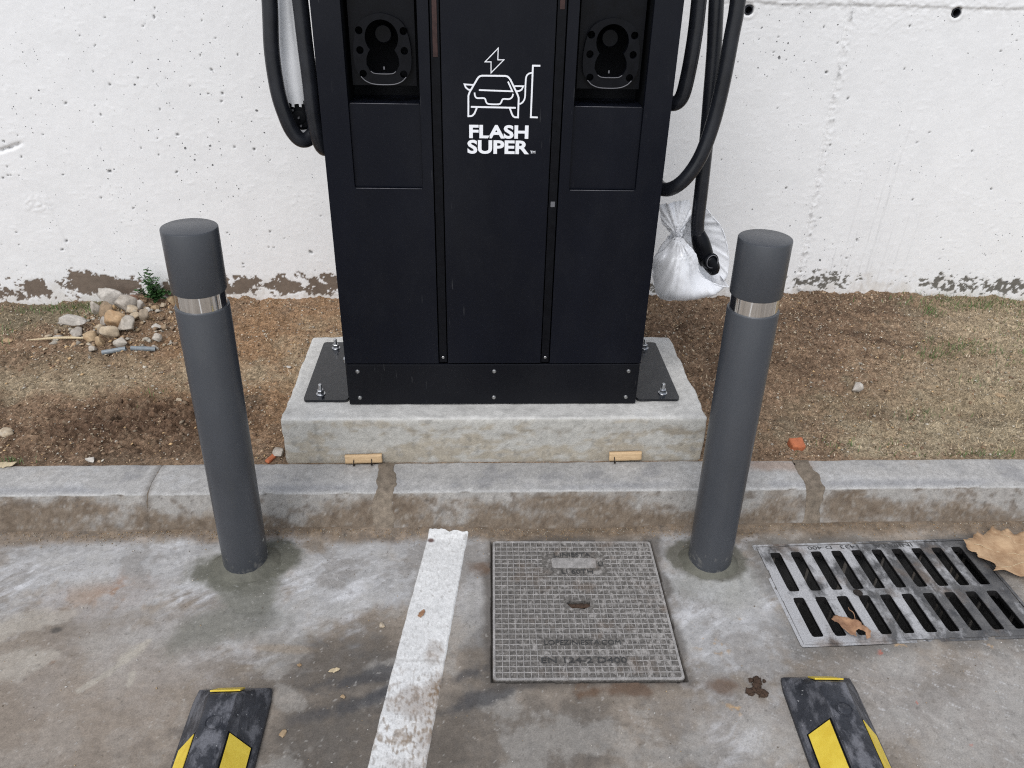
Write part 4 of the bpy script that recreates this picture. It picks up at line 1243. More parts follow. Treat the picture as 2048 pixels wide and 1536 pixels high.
# ------------------------------------------------------------------ charging cables (hang from the sides of the cabinet)
def cable(label, pts, rad, base):
    root = empty('charging_cable', base)
    tag(root, label, 'cable', 'charging cables hanging beside the charger')
    P = catmull(pts, 12)
    me = tube_mesh('cable', P, rad, 18)
    me.transform(Matrix.Translation(-Vector(base)))
    link('cable', me, M['cable'], root)
    for p, q in ((P[0], P[4]),):
        g = tube_mesh('cable_gland', [Vector(p), Vector(p) + (Vector(q) - Vector(p)) * .6], rad * 1.35, 16)
        g.transform(Matrix.Translation(-Vector(base)))
        link('cable_gland', g, M['holder'], root)
    return root
RC = .0205
cable('outermost black cable hanging in a loop left of the charger',
      [(-.455, 2.30, 2.02), (-.500, 2.26, 1.78), (-.518, 2.24, 1.58), (-.5237, 2.24, 1.4282), (-.5340, 2.24, 1.3095), (-.5318, 2.24, 1.2095), (-.5199, 2.24, 1.1446), (-.5051, 2.243, 1.100), (-.4850, 2.25, 1.0757), (-.4640, 2.265, 1.0790), (-.4480, 2.29, 1.105), (-.438, 2.33, 1.17), (-.428, 2.40, 1.30), (-.424, 2.46, 1.50)], RC, (-.5, 2.25, 1.07))
cable('inner black cable hanging close against the left edge of the charger',
      [(-.430, 2.24, 2.02), (-.440, 2.22, 1.78), (-.443, 2.21, 1.60), (-.4414, 2.215, 1.4312), (-.4405, 2.215, 1.3377), (-.4382, 2.215, 1.2396), (-.4371, 2.215, 1.1497), (-.4325, 2.218, 1.0925), (-.4255, 2.235, 1.0600), (-.4235, 2.27, 1.0520), (-.4235, 2.32, 1.075), (-.4235, 2.38, 1.18), (-.4235, 2.44, 1.40)], RC, (-.44, 2.22, 1.05))
cable('short black cable loop tucked behind the right edge of the charger',
      [(.545, 2.30, 2.02), (.575, 2.27, 1.78), (.586, 2.26, 1.60), (.5911, 2.26, 1.4479), (.5925, 2.26, 1.3632), (.5884, 2.26, 1.2749), (.5800, 2.263, 1.2070), (.5640, 2.275, 1.1840), (.5500, 2.31, 1.185), (.5430, 2.36, 1.23), (.5420, 2.42, 1.40)], RC, (.58, 2.26, 1.18))
cable('outermost right cable curving down and back behind the charger',
      [(.570, 2.28, 2.02), (.640, 2.24, 1.80), (.672, 2.225, 1.62), (.6828, 2.22, 1.4525), (.6803, 2.22, 1.3569), (.6756, 2.22, 1.2438), (.6643, 2.22, 1.1377), (.6420, 2.22, 1.0474), (.6075, 2.225, .9826), (.5720, 2.245, .9480), (.5500, 2.29, .944), (.5430, 2.35, .975), (.5420, 2.42, 1.10)], RC, (.62, 2.22, .94))
rc = cable('straight hanging right cable whose plug sits in the plastic bag',
      [(.545, 2.38, 2.02), (.610, 2.32, 1.80), (.635, 2.295, 1.60), (.6462, 2.29, 1.4468), (.6586, 2.29, 1.3232), (.6674, 2.29, 1.1918), (.6747, 2.29, 1.0663), (.6794, 2.287, .9334), (.6850, 2.296, .8403), (.6920, 2.300, .7900)], RC, (.68, 2.28, .72))
def plug(root, base, a, b, face_c, face_n, r):
    """moulded plug: grip from a to b, round mating face at face_c looking along face_n"""
    base = Vector(base)
    P = catmull([a, (Vector(a) * .6 + Vector(b) * .4), b], 8)
    n = len(P)
    rad = [.0215 + .0065 * math.sin(math.pi * min(1, i / (n - 1) * .9)) for i in range(n)]
    me = tube_mesh('grip', P, rad, 16)
    me.transform(Matrix.Translation(-base))
    link('grip', me, M['holder'], root)
    q = Vector(face_n).to_track_quat('Z', 'Y').to_euler()
    hd = lathe('plug_head', [(0, -.040), (r * .8, -.036), (r * 1.35, -.020), (r * 1.45, 0), (r * 1.38, .006), (r * 1.1, .008), (r * 1.05, .002), (r, -.012), (0, -.012)], M['holder'], root, 28, 'Z', Vector(face_c) - base, q)
    lathe('face_ring', [(r * 1.02, .008), (r * 1.10, .0105), (r * 1.18, .008)], M['grey_mark'], hd, 28)
    for k in range(2):
        bm = bmesh.new()
        add_box(bm, (-r * .95, -.0012, -.010 + .0005 * k), (r * .95, .0012, -.004 + .0007 * k))
        o = bm_obj('face_rib', bm, M['grey_mark'], hd)
        o.rotation_euler = (0, 0, math.radians(35 + 75 * k))
plug(rc, (.68, 2.28, .72), (.692, 2.300, .795), (.734, 2.290, .700), (.7370, 2.268, .7150), (.35, -1, .15), .0180)
plug_low = tube_mesh('grip_nose', catmull([(.728, 2.285, .720), (.748, 2.280, .692), (.758, 2.277, .670)], 6), [.026, .026, .026, .0255, .025, .0245, .024, .023, .022, .020, .018, .016, .013], 14)
plug_low.transform(Matrix.Translation((-.68, -2.28, -.72)))
link('grip_nose', plug_low, M['holder'], rc)

# ------------------------------------------------------------------ plastic bag round the right-hand plug
def interp_curve(pts, n):
    P = catmull([(x, z, 0) for x, z in pts], 14)
    A = np.array([(p.x, p.y) for p in P])
    s = np.concatenate([[0], np.cumsum(np.hypot(*np.diff(A, axis=0).T))])
    t = np.linspace(0, s[-1], n)
    return np.stack([np.interp(t, s, A[:, 0]), np.interp(t, s, A[:, 1])], 1)
def sheet(A, B, nv, ya, yb, bulge, seed, foldamp):
    """ruled sheet between curves A and B (n,2) with depth bulge and folds gathered at the neck"""
    n = len(A)
    v = np.linspace(0, 1, nv)
    XZ = A[:, None, :] * (1 - v)[None, :, None] + B[:, None, :] * v[None, :, None]
    ya = np.asarray(ya) if hasattr(ya, '__len__') else np.full(n, ya)
    yb = np.asarray(yb) if hasattr(yb, '__len__') else np.full(n, yb)
    Y = ya[:, None] * (1 - v)[None] + yb[:, None] * v[None] + bulge * np.sin(np.pi * v)[None] * np.sin(np.pi * np.linspace(.06, 1, n))[:, None] ** .6
    th = np.arctan2(XZ[..., 1] - .80, XZ[..., 0] - .62)
    rr = np.hypot(XZ[..., 1] - .80, XZ[..., 0] - .62)
    fold = perlin(th * 6, rr * 5, seed) + .5 * perlin(th * 15, rr * 6, seed + 1) + .25 * perlin(th * 34, rr * 7, seed + 2)
    Y = Y + foldamp * fold * np.minimum(1, 3 * v + .35)[None]
    XZ = XZ + (foldamp * .35 * perlin(th * 14, rr * 12, seed + 3))[..., None]
    return np.stack([XZ[..., 0], Y, XZ[..., 1]], -1)
NB = 60
neck = (.6380, .7890)
outl = interp_curve([neck, (.6099, .7811), (.5948, .7557), (.5588, .7235), (.5600, .6714), (.5753, .6082), (.5966, .5879), (.6291, .5812), (.7021, .5814), (.7477, .5952), (.7815, .6224), (.7935, .646)], NB)
rimA = interp_curve([neck, (.6640, .7650), (.6790, .742), (.6850, .7180), (.6900, .7010), (.706, .6800), (.7300, .6640), (.7657, .6500), (.7935, .646)], NB)
rimC = interp_curve([neck, (.6512, .8344), (.6658, .859), (.6887, .8865), (.7197, .8594), (.7522, .8259), (.7744, .7823), (.7905, .7313), (.7964, .6858), (.7935, .646)], NB)
_k = 2.345 / 2.27                       # the back sheet hangs further from the road
rimC = np.stack([rimC[:, 0] * _k, 1.6 + (rimC[:, 1] - 1.6) * _k], 1)
rimC[0], rimC[-1] = (.6400, .7860), (.7975, .640)
bag = empty('plastic_bag', (.68, 2.27, .59))
tag(bag, 'crumpled translucent white plastic bag tied round the plug right of the charger', 'plastic bag')
def bagpart(name, grid, mat):
    me = np_mesh(name, (grid - np.array((.68, 2.27, .59))).reshape(-1, 3), grid_faces(grid.shape[0], grid.shape[1]))
    return link(name, me, mat, bag)
yb = 2.272 + .01 * np.sin(np.linspace(0, 9, NB))
bagpart('front_film', sheet(rimA, outl, 26, 2.228, yb, -.055, 201, .0095), M['film'])
bagpart('back_film', sheet(outl, rimC, 34, yb, 2.345, .045, 205, .0100), M['film'])
for cv, yy in ((rimA, 2.227), (rimC, 2.344)):
    P = [Vector((a_ - .68, yy - 2.27, b_ - .59)) for a_, b_ in cv]
    link('hem', tube_mesh('hem', P, [.0016 + .0010 * math.sin(i * 1.3) * math.sin(i * .37) for i in range(len(P))], 6), M['hem'], bag)
fl0 = interp_curve([(.5579, .8853), (.5679, .8521), (.5735, .8307), (.5912, .8091), (.6130, .7875)], 30)
fl1 = interp_curve([(.6471, .9071), (.6551, .8711), (.6486, .8313), (.6420, .8050), (.6390, .7875)], 30)
ff = sheet(fl0, fl1, 26, 2.300, 2.285, -.018, 209, .0080)
bagpart('tied_end', ff, M['film'])
pad = rough_box('padding', (.085, .05, .14), .022, .009, .010, M['padding'], bag, 41, None, 22, .8)
pad.location = (-.072, .005, .012)
pad.rotation_euler = (0, math.radians(14), 0)

# wrapped plug between the two left-hand cables
wp = empty('wrapped_plug', (-.497, 2.305, 1.07))
tag(wp, 'plug wrapped in white plastic hanging between the left cables', 'charging plug')
bm = bmesh.new()
add_box(bm, (-.030, -.024, .024), (.030, .024, .104), .010, 3)
pl = bm_obj('plug_body', bm, M['holder'], wp)
lathe('plug_ring', [(.0, .003), (.016, .003), (.019, .001), (.019, -.002)], M['dark_in'], pl, 22, '-Y', (.006, -.024, .060))
for x, z in ((-.008, .080), (.006, .060), (.010, .038)):
    lathe('contact_pin', [(0, .006), (.0025, .006), (.0032, .004), (.0032, 0)], M['grey_mark'], pl, 12, '-Y', (x, -.027, z))
th = np.linspace(0, 2 * np.pi, 40)
zz = np.linspace(0.0, .46, 60)
ZZ, TH = np.meshgrid(zz, th, indexing='ij')
rx = np.interp(ZZ, [0, .012, .05, .12, .20, .30, .40, .46], [.012, .036, .040, .041, .038, .034, .030, .024])
fold = .004 * perlin(np.cos(TH) * 2, ZZ * 7 + np.sin(TH), 301) + .002 * perlin(np.cos(TH) * 5, np.sin(TH) * 5 + ZZ * 6, 302)
cyl = np.stack([(rx + fold) * np.cos(TH) + .01 * (ZZ > .2) * (ZZ - .2), (rx * .85 + fold) * np.sin(TH), ZZ - .003 + .006 * perlin(TH * 2, ZZ * 0, 303)], -1)
q = grid_faces(60, 40)
cen = cyl.reshape(-1, 3)[q].mean(1)
opening = (cen[:, 1] < -.012) & (cen[:, 2] > .027 + .3 * np.abs(cen[:, 0]) ** 1.2) & (cen[:, 2] < .098 + .006 * np.sin(cen[:, 0] * 300))
link('film_wrap', np_mesh('film_wrap', cyl.reshape(-1, 3), q[~opening]), plain_mat('white_wrap_film', (0.80, 0.81, 0.83), 0.3, 0, .05, 12, 0.15, 0.004), wp)

# ------------------------------------------------------------------ bollards
def bollard(loc, top, label, r=.0617, h=1.0, chips=()):
    lean = (Vector(top) - Vector((loc[0], loc[1], 0)))
    o = empty('bollard', (loc[0], loc[1], 0))
    o.rotation_euler = Vector((lean.x, lean.y, lean.z)).to_track_quat('Z', 'Y').to_euler()
    tag(o, label, 'bollard', 'grey steel bollards before the kerb')
    lathe('post', [(r, -.02), (r, .8195), (r - .0012, .822), (r - .006, .822)], M['bollard'], o, 64)
    lathe('steel_band', [(r - .0048, .818), (r - .0048, .866)], M['steel'], o, 64)
    lathe('cap_section', [(r - .006, .8615), (r - .0012, .8615), (r, .8640), (r, h - .0030), (r - .0010, h - .0010), (r - .0032, h), (0, h)], M['bollard'], o, 64)
    for (a, z, s) in chips:     # scuffs where the paint is knocked through
        pts = [(s * (1 + .4 * math.sin(3 * k + a * 7)) * math.cos(2 * math.pi * k / 9), s * .8 * (1 + .4 * math.cos(5 * k + z * 9)) * math.sin(2 * math.pi * k / 9)) for k in range(9)]
        bmc = bmesh.new()
        vv = []
        for (u, w_) in pts:
            an = a + u / r
            vv.append(bmc.verts.new(((r + .0004) * math.cos(an), (r + .0004) * math.sin(an), z + w_)))
        c0 = bmc.verts.new(((r + .0007) * math.cos(a), (r + .0007) * math.sin(a), z))
        for k in range(9): bmc.faces.new((c0, vv[k], vv[(k + 1) % 9]))
        bm_obj('paint_chip', bmc, M['chip'], o)
    return o
M['chip'] = plain_mat('pale_cement_chip', (0.34, 0.34, 0.32), 0.8, 0, .2, 200)
bollard(BOL[0], (-.637, 1.7036, 1.0), 'grey bollard with steel band standing nearer the rubble heap and bay line', h=1.011,
        chips=((-.55, .958, .0040), (-.95, .925, .0035), (-1.3, .875, .002), (-1.75, .105, .0045), (-1.35, .10, .0022), (-1.45, .045, .006), (-1.2, .018, .005), (-.7, .05, .0035), (-.62, .020, .012), (-.40, .034, .010), (-.9, .010, .007)))
bollard(BOL[1], (.667, 1.688, 1.0), 'grey bollard with steel band standing between iron cover and drain grate', chips=((-1.9, .09, .0018),))
# mortar collars hug the posts
for (bx, by), sd, k in zip(BOL, (5, 9), (1.0, .9)):
    ths = np.linspace(0, 2 * np.pi, 73)[:-1]
    rs = np.linspace(.0605, .104 * k, 12)
    T, R_ = np.meshgrid(ths, rs, indexing='ij')
    wv = 1 + .16 * perlin(np.cos(T) * 1.7 + sd, np.sin(T) * 1.7, sd) * ((R_ - .06) / .04)
    X, Y = bx + R_ * wv * np.cos(T), by + R_ * wv * np.sin(T) * .93 + .003
    tt = (R_ - rs[0]) / (rs[-1] - rs[0])
    Z = road_height(X, Y) + .017 * (1 - tt) ** 1.5 + .002 - .008 * tt ** 2 + .0016 * fbm(X * 60, Y * 60, 141, 3)
    col = np.ones(X.shape + (3,)) * np.array((0.118, 0.115, 0.092)) * (1 + .16 * fbm(X * 30, Y * 30, 142, 4))[..., None]
    i = np.arange(72 * 12).reshape(72, 12)
    j = np.roll(i, -1, 0)
    q = np.stack([i[:, :-1], i[:, 1:], j[:, 1:], j[:, :-1]], -1).reshape(-1, 4)
    me = np_mesh('mortar_collar', np.stack([X, Y, Z], -1).reshape(-1, 3), q, col.reshape(-1, 3))
    link('mortar_collar', me, M['road'], road)

# ------------------------------------------------------------------ square iron cover
cover = empty('manhole_cover', (COVER_C[0], COVER_C[1], 0), (0, 0, COVER_YAW))
tag(cover, 'square cast iron access cover with raised grid and lettering', 'access cover')
hw, hd = COVER_W / 2, COVER_D / 2
key = [(-.036 - .001, .004), (-.025, .013), (-.010, .010), (.012, .014), (.030, .010), (.028, -.008), (.012, -.018), (-.006, -.014), (-.022, -.016)]
plate_bm = cdt_plate(rrect(-hw, -hd, hw, hd, .010, 4), [key], .026, [.014])
pl = bm_obj('plate', plate_bm, M['lid'], cover, False, (0, 0, .0005))
rim_bm = cdt_plate(rrect(-hw + .0008, -hd + .0008, hw - .0008, hd - .0008, .010, 4), [rrect(-hw + .007, -hd + .007, hw - .007, hd - .007, .006, 4)], .0022)
bm_obj('edge_rim', rim_bm, M['rib'], cover, False, (0, 0, .0029))
# blank zones for the lettering, in cover coordinates
zones = [(-.094, .108, .092, .208), (-.112, -.172, .100, -.118 + .004), (-.122, -.204, .108, -.176), (-.043, -.024, .036, .018)]
zones[1] = (-.112, -.146, .100, -.120)
nx_, ny_ = 26, 28
px_, py_ = (COVER_W - .014) / nx_, (COVER_D - .014) / ny_
def segs(lo, hi, cuts):
    out, p = [], lo
    for a, b in sorted(cuts):
        if a > p: out.append((p, min(a, hi)))
        p = max(p, b)
    if p < hi: out.append((p, hi))
    return [s_ for s_ in out if s_[1] - s_[0] > .004]
def rib_mesh(name, boxes):
    bm = bmesh.new()
    for (x0, y0, x1, y1, z1) in boxes:
        t = .0004
        b = [bm.verts.new(p) for p in ((x0, y0, 0), (x1, y0, 0), (x1, y1, 0), (x0, y1, 0))]
        dx, dy = (t if x1 - x0 < .01 else 0), (t if y1 - y0 < .01 else 0)
        u = [bm.verts.new(p) for p in ((x0 + dx, y0 + dy, z1), (x1 - dx, y0 + dy, z1), (x1 - dx, y1 - dy, z1), (x0 + dx, y1 - dy, z1))]
        bm.faces.new(u)
        for k in range(4):
            bm.faces.new((b[k], b[(k + 1) % 4], u[(k + 1) % 4], u[k]))
    return bm
for i in range(1, nx_):
    x = -hw + .007 + i * px_
    cuts = [(z[1], z[3]) for z in zones if z[0] < x < z[2]]
    for a, b in segs(-hd + .007, hd - .007, cuts):
        bm_obj('rib', rib_mesh('rib', [(x - .0012, a, x + .0012, b, .0020)]), M['rib'], cover, False, (0, 0, .0005))
for j in range(1, ny_):
    y = -hd + .007 + j * py_
    cuts = [(z[0], z[2]) for z in zones if z[1] < y < z[3]]
    for a, b in segs(-hw + .007, hw - .007, cuts):
        bm_obj('rib', rib_mesh('rib', [(a, y - .0010, b, y + .0010, .00185)]), M['rib'], cover, False, (0, 0, .0005))
tp = bm_obj('name_tablet', bevel_plate(rrect(-.066, .140, .064, .179, .006), .003, .001), M['rib'], cover, False, (0, 0, .0032))
def cover_text(body, x0, x1, y0, y1, bold=0.0):
    me = text_mesh('raised_lettering', body, x0, x1, y0, y1, bold, .5)
    co = np.empty(len(me.vertices) * 3, dtype=np.float32); me.vertices.foreach_get('co', co); co = co.reshape(-1, 3)
    co[:, 2] = np.where(co[:, 2] > 0, .0021, -.0015)
    me.vertices.foreach_set('co', co.ravel())
    o = link('raised_lettering', me, M['cast_dark'], cover, False)
    o.location = (0, 0, .0005)
cover_text('L.INIESTA', -.058, .050, .187, .203)
cover_text('LI', .070, .084, .150, .163)
cover_text('LI 60TH', -.040, .051, .116, .133)
cover_text('LOPEZINIESTA.COM', -.105, .094, -.141, -.126)
cover_text('EN 124-2 D400', -.116, .102, -.199, -.182)
# caked earth in the key slot
for k in range(3):
    b_ = rough_box('caked_soil', (.020 + .008 * k, .014, .008), .003, .004, .003, M['clod'], cover, 60 + k, None, 90, .6)
    b_.location = (-.022 + .020 * k, -.002, -.009)

# ------------------------------------------------------------------ drain grate
drain = empty('drain_grate', (DRAIN_C[0], DRAIN_C[1], 0), (0, 0, DRAIN_YAW))
tag(drain, 'slotted cast iron gully grate set in the road by the kerb', 'drain grate')
fr = cdt_plate(rrect(-DRAIN_HX, -DRAIN_HY, DRAIN_HX, DRAIN_HY, .006), [rrect(-DRAIN_HX + .009, -DRAIN_HY + .008, DRAIN_HX - .009, DRAIN_HY - .008, .004)], .06)
bm_obj('frame', fr, M['iron'], drain, False, (0, 0, .0015))
# grate body: three rails with scalloped slot ends, bars between them
gx0, gx1 = -DRAIN_HX + .0105, DRAIN_HX - .0105
pitch, sw = .0629, .0310
s0 = .885 - DRAIN_C[0]
slots = [(s0 + k * pitch, s0 + k * pitch + sw) for k in range(10)]
rows = [(-.162, -.022), (.002, .160)]            # y-range of the lower and upper slots
yb0, yt0 = -DRAIN_HY + .0095, DRAIN_HY - .0095
def rail(y0, y1, notch_top, notch_bot):
    """rail between y0 and y1 with rounded slot ends eaten 12 mm into the given edges"""
    d, r = .012, .006
    pts = [(gx0, y0)]
    def notch(x0, x1, y, sgn):
        o = []
        for k in range(4):
            a = math.radians(90 * k / 3)
            o.append((x0 + r - r * math.cos(a), y + sgn * (d - r + r * math.sin(a))))
        for k in range(4):
            a = math.radians(90 - 90 * k / 3)
            o.append((x1 - r + r * math.cos(a), y + sgn * (d - r + r * math.sin(a))))
        return [(x0, y)] + o + [(x1, y)]
    if notch_bot:
        for a, b in slots: pts += notch(a, b, y0, 1)
    pts += [(gx1, y0), (gx1, y1)]
    if notch_top:
        for a, b in reversed(slots): pts += notch(a, b, y1, -1)[::-1]
    pts.append((gx0, y1))
    out = [pts[0]]
    for p in pts[1:]:
        if abs(p[0] - out[-1][0]) + abs(p[1] - out[-1][1]) > 1e-5: out.append(p)
    return cdt_plate(out, [], .020)
ZG = .0005
(l0, l1), (u0, u1) = rows
bm_obj('rail', rail(yb0, l0 + .012, True, False), M['iron'], drain, False, (0, 0, ZG))
bm_obj('rail', rail(l1 - .012, u0 + .012, True, True), M['iron'], drain, False, (0, 0, ZG))
bm_obj('rail', rail(u1 - .012, yt0, False, True), M['iron'], drain, False, (0, 0, ZG))
xb = [gx0] + [v for s_ in slots for v in s_] + [gx1]
for (a, b) in ((l0 + .012, l1 - .012), (u0 + .012, u1 - .012)):
    for k in range(0, len(xb), 2):
        x0, x1 = xb[k], xb[k + 1]
        bmx = bmesh.new()
        y0, y1 = a + .0002, b - .0002
        t = .007
        V = [bmx.verts.new(p) for p in ((x0, y0, 0), (x1, y0, 0), (x1, y1, 0), (x0, y1, 0), (x0 + t, y0, -.020), (x1 - t, y0, -.020), (x1 - t, y1, -.020), (x0 + t, y1, -.020))]
        for f in ((0, 1, 2, 3), (0, 4, 5, 1), (1, 5, 6, 2), (2, 6, 7, 3), (3, 7, 4, 0), (4, 7, 6, 5)): bmx.faces.new([V[i] for i in f])
        bmesh.ops.bevel(bmx, geom=[e for e in bmx.edges if all(abs(v.co.z) < 1e-6 for v in e.verts) and abs(e.verts[0].co.x - e.verts[1].co.x) < 1e-6], offset=.0012, segments=2, affect='EDGES')
        bm_obj('bar', bmx, M['iron'], drain, False, (0, 0, ZG))
bm_obj('rivet', bevel_plate(circ(-.108, -.012, .013, 18), .003, .001), M['nail'], drain, False, (0, 0, .0024))
def drain_text(body, xa, xb_, ya, yb_):
    me = text_mesh('frame_lettering', body, 0, 1, 0, 1, 0.0, .5)
    co = np.empty(len(me.vertices) * 3, dtype=np.float32); me.vertices.foreach_get('co', co); co = co.reshape(-1, 3)
    co[:, 0] = xb_ - co[:, 0] * (xb_ - xa)          # reads from the kerb side: turned by half a circle
    co[:, 1] = yb_ - co[:, 1] * (yb_ - ya)
    co[:, 2] = np.where(co[:, 2] > 0, .0007, -.0012)
    me.vertices.foreach_set('co', co.ravel())
    link('frame_lettering', me, M['cast_dark'], drain, False).location = (0, 0, .0006)
drain_text('D-400', -.178, -.104, DRAIN_HY - .0275, DRAIN_HY - .0130)
drain_text('1433', -.077, -.020, DRAIN_HY - .0275, DRAIN_HY - .0130)
drain_text('INIESTA', .030, .150, DRAIN_HY - .0275, DRAIN_HY - .0130)

# ------------------------------------------------------------------ wheel stops
def wheel_stop(cx, cy, yaw, label):
    """origin on the ground at the far end; body runs towards -Y"""
    o = empty('wheel_stop', (cx, cy, 0), (0, 0, yaw))
    tag(o, label, 'wheel stop', 'black and yellow rubber wheel stops')
    Lg, h, b, t = .56, .085, .090, .030
    prof = [(-b, 0), (-b, .010), (-b + .004, .016), (-.072, .030), (-.052, .053), (-.037, .073), (-t - .001, .0815), (-t + .006, .0845), (-.012, h), (.012, h), (t - .006, .0845), (t + .001, .0815), (.037, .073), (.052, .053), (.072, .030), (b - .004, .016), (b, .010), (b, 0)]
    ys = [(0, .0), (-.001, .14), (-.004, .20), (-.018, .36), (-.036, .58), (-.052, .78), (-.062, .90), (-.070, .965), (-.080, 1.0)] + [(-.08 - (Lg - .16) * k / 12, 1.0) for k in range(1, 13)]
    far = [(y, s_) for y, s_ in ys]
    near = [(-Lg - y, s_) for y, s_ in reversed(ys[:8])]
    rows_ = far + near
    co = []
    for y, s_ in rows_:
        for x, z in prof:
            zz_ = min(z, h * s_ + .0)
            rr_ = 1 if s_ > .5 else (.93 + .07 * s_ / .5)
            co.append((x * rr_, y, zz_))
    npf = len(prof)
    fs = grid_faces(len(rows_), npf, False)
    body = link('body', np_mesh('body', np.array(co), fs[:, ::-1]), M['rubber'], o)
    body.data.set_sharp_from_angle(angle=math.radians(28))
    # reflective sheets let into the slopes
    for s_ in (-1, 1):
        for y0, y1 in ((-.165, -.395),):
            A_, B_ = Vector((s_ * .0372, 0, .0728)), Vector((s_ * .0765, 0, .0262))
            n = Vector((s_ * .0466, 0, .0393)).normalized()
            bmx = bmesh.new()
            q = []
            for d in (.0022, -.001):
                q.append([bmx.verts.new(Vector((P.x, yy, P.z)) + n * d) for P, yy in ((A_, y0), (B_, y0 - .006), (B_, y1), (A_, y1))])
            bmx.faces.new(q[0]); bmx.faces.new(q[1][::-1])
            for k in range(4): bmx.faces.new((q[0][k], q[1][k], q[1][(k + 1) % 4], q[0][(k + 1) % 4]))
            bmesh.ops.recalc_face_normals(bmx, faces=bmx.faces)
            bm_obj('reflector', bmx, M['yellow'], o)
            # dark rebate round the sheet
            bmx = bmesh.new()
            e = .004
            A2, B2 = A_ + Vector((-s_ * .003, 0, .0036)), B_ + Vector((s_ * .003, 0, -.0036))
            q = [bmx.verts.new(Vector((P.x, yy, P.z)) + n * .0008) for P, yy in ((A2, y0 + e), (B2, y0 - .006 + e), (B2, y1 - e), (A2, y1 - e))]
            bmx.faces.new(q)
            bmesh.ops.recalc_face_normals(bmx, faces=bmx.faces)
            bm_obj('reflector_rebate', bmx, M['dark_in'], o)
    n = Vector((0, .6, .8))
    bmx = bmesh.new()
    q = [bmx.verts.new(p) for p in ((-.034, -.0580 + .004, .0725 + .004), (.034, -.0580 + .004, .0725 + .004), (.030, -.016, .0335 + .003), (-.030, -.016, .0335 + .003))]
    bmx.faces.new(q)
    r_ = bmesh.ops.extrude_face_region(bmx, geom=bmx.faces[:])
    for v in r_['geom']:
        if isinstance(v, bmesh.types.BMVert): v.co -= Vector((0, .002, .003))
    bmesh.ops.recalc_face_normals(bmx, faces=bmx.faces)
    bm_obj('end_reflector', bmx, M['yellow'], o)
    lathe('bolt_cap', [(0, .0022), (.0125, .0018), (.0150, .0005), (.0155, -.004), (.0172, -.004), (.0175, .0012), (.0192, .0012), (.0195, -.003)], M['rubber'], o, 28, 'Z', (0, -.145, h))
    return o
wheel_stop(-.576, 1.268, math.radians(.6), 'grey-dusted black rubber wheel stop with yellow sheets left of the white line')
wheel_stop(.842, 1.266, math.radians(-2.2), 'white-speckled black rubber wheel stop with yellow sheets in front of the drain grate')

# ------------------------------------------------------------------ wood offcuts at the foot of the plinth
def offcut(x0, x1, z0, z1, nails, label, seed, tilt):
    o = empty('wood_offcut', ((x0 + x1) / 2, 2.033, z0))
    o.rotation_euler = (math.radians(-6), tilt, 0)
    tag(o, label, 'wood offcut', 'wooden shuttering offcuts')
    b_ = rough_box('board', (x1 - x0, .012, z1 - z0), .0012, .0055, .0006, M['wood'], o, seed, None, 60, .4)
    b_.location = (0, -.006, 0)
    for nx in nails:
        P = [Vector((nx, -.010, .016)), Vector((nx - .001, -.018, .010)), Vector((nx, -.021, -.001))]
        link('nail', tube_mesh('nail', P, .0014, 7), M['nail'], o)
        lathe('nail_head', [(0, .001), (.0036, .001), (.0036, -.001)], M['nail'], o, 10, 'Z', (nx, -.021, -.0005))
    return o
offcut(-.412, -.295, .124, .153, (-.030, .026), 'pale pine offcut with two bent nails on the kerb', 71, math.radians(-2))
offcut(.430, .535, .127, .157, (-.036,), 'pale pine offcut with one bent nail on the kerb', 72, math.radians(-1.6))

# ------------------------------------------------------------------ stones
def ico(sub_=2):
    bm = bmesh.new()
    bmesh.ops.create_icosphere(bm, subdivisions=sub_, radius=1)
    co = np.array([v.co for v in bm.verts]); fs = np.array([[v.index for v in f.verts] for f in bm.faces])
    bm.free()
    return co, fs
ICO3 = ico(3)
STONE_COL = {'white': (.54, .52, .49), 'grey': (.36, .34, .32), 'lgrey': (.44, .41, .37), 'beige': (.46, .37, .26), 'tan': (.42, .29, .16), 'orange': (.44, .28, .145), 'brown': (.24, .155, .085), 'gbrown': (.27, .22, .165), 'red': (.22, .085, .05)}
def stone(name, label, loc, size, kind, seed, cat='stone', group='loose stones on the earth strip', facet=.5):
    r = np.random.default_rng(seed)
    co, fs = ICO3
    P = co.copy()
    for _ in range(13):           # broken planes
        nrm = r.normal(size=3); nrm /= np.linalg.norm(nrm)
        d = P @ nrm
        lim = r.uniform(.40, .80)
        P = P - np.maximum(d - lim, 0)[:, None] * nrm * .93
    f = lambda k: fbm(P[:, 0] * k + P[:, 2] * k * .6 + seed, P[:, 1] * k - P[:, 2] * k * .8, seed, 3)
    P = P * (1 + .10 * f(1.6) + .06 * f(5) + .03 * f(11))[:, None]
    P = P / np.abs(P).max(0) * np.array(size) / 2
    a = r.uniform(0, 6.28)
    c_, s_ = math.cos(a * .15), math.sin(a * .15)
    P = P @ np.array([[c_, -s_, 0], [s_, c_, 0], [0, 0, 1]])
    P[:, 2] += size[2] / 2
    c1 = np.array(STONE_COL[kind]) * .68 + np.array((.40, .33, .25)) * .32
    v1 = fbm(P[:, 0] * 60, P[:, 1] * 60 + P[:, 2] * 60, seed + 3, 3)
    col = c1[None] * (1 + .22 * v1)[:, None]
    other = {'white': (.33, .31, .28), 'beige': (.55, .50, .42), 'tan': (.30, .18, .09), 'orange': (.36, .20, .09)}.get(kind, (.20, .165, .125))
    col = mixc(col, sst(.15, .6, fbm(P[:, 0] * 45, P[:, 2] * 45 + P[:, 1] * 20, seed + 5, 3)) * .55, other)
    o = link(name, np_mesh(name, P, fs, col), M['grit'])
    o.location = loc
    tag(o, label, cat, group)
    return o
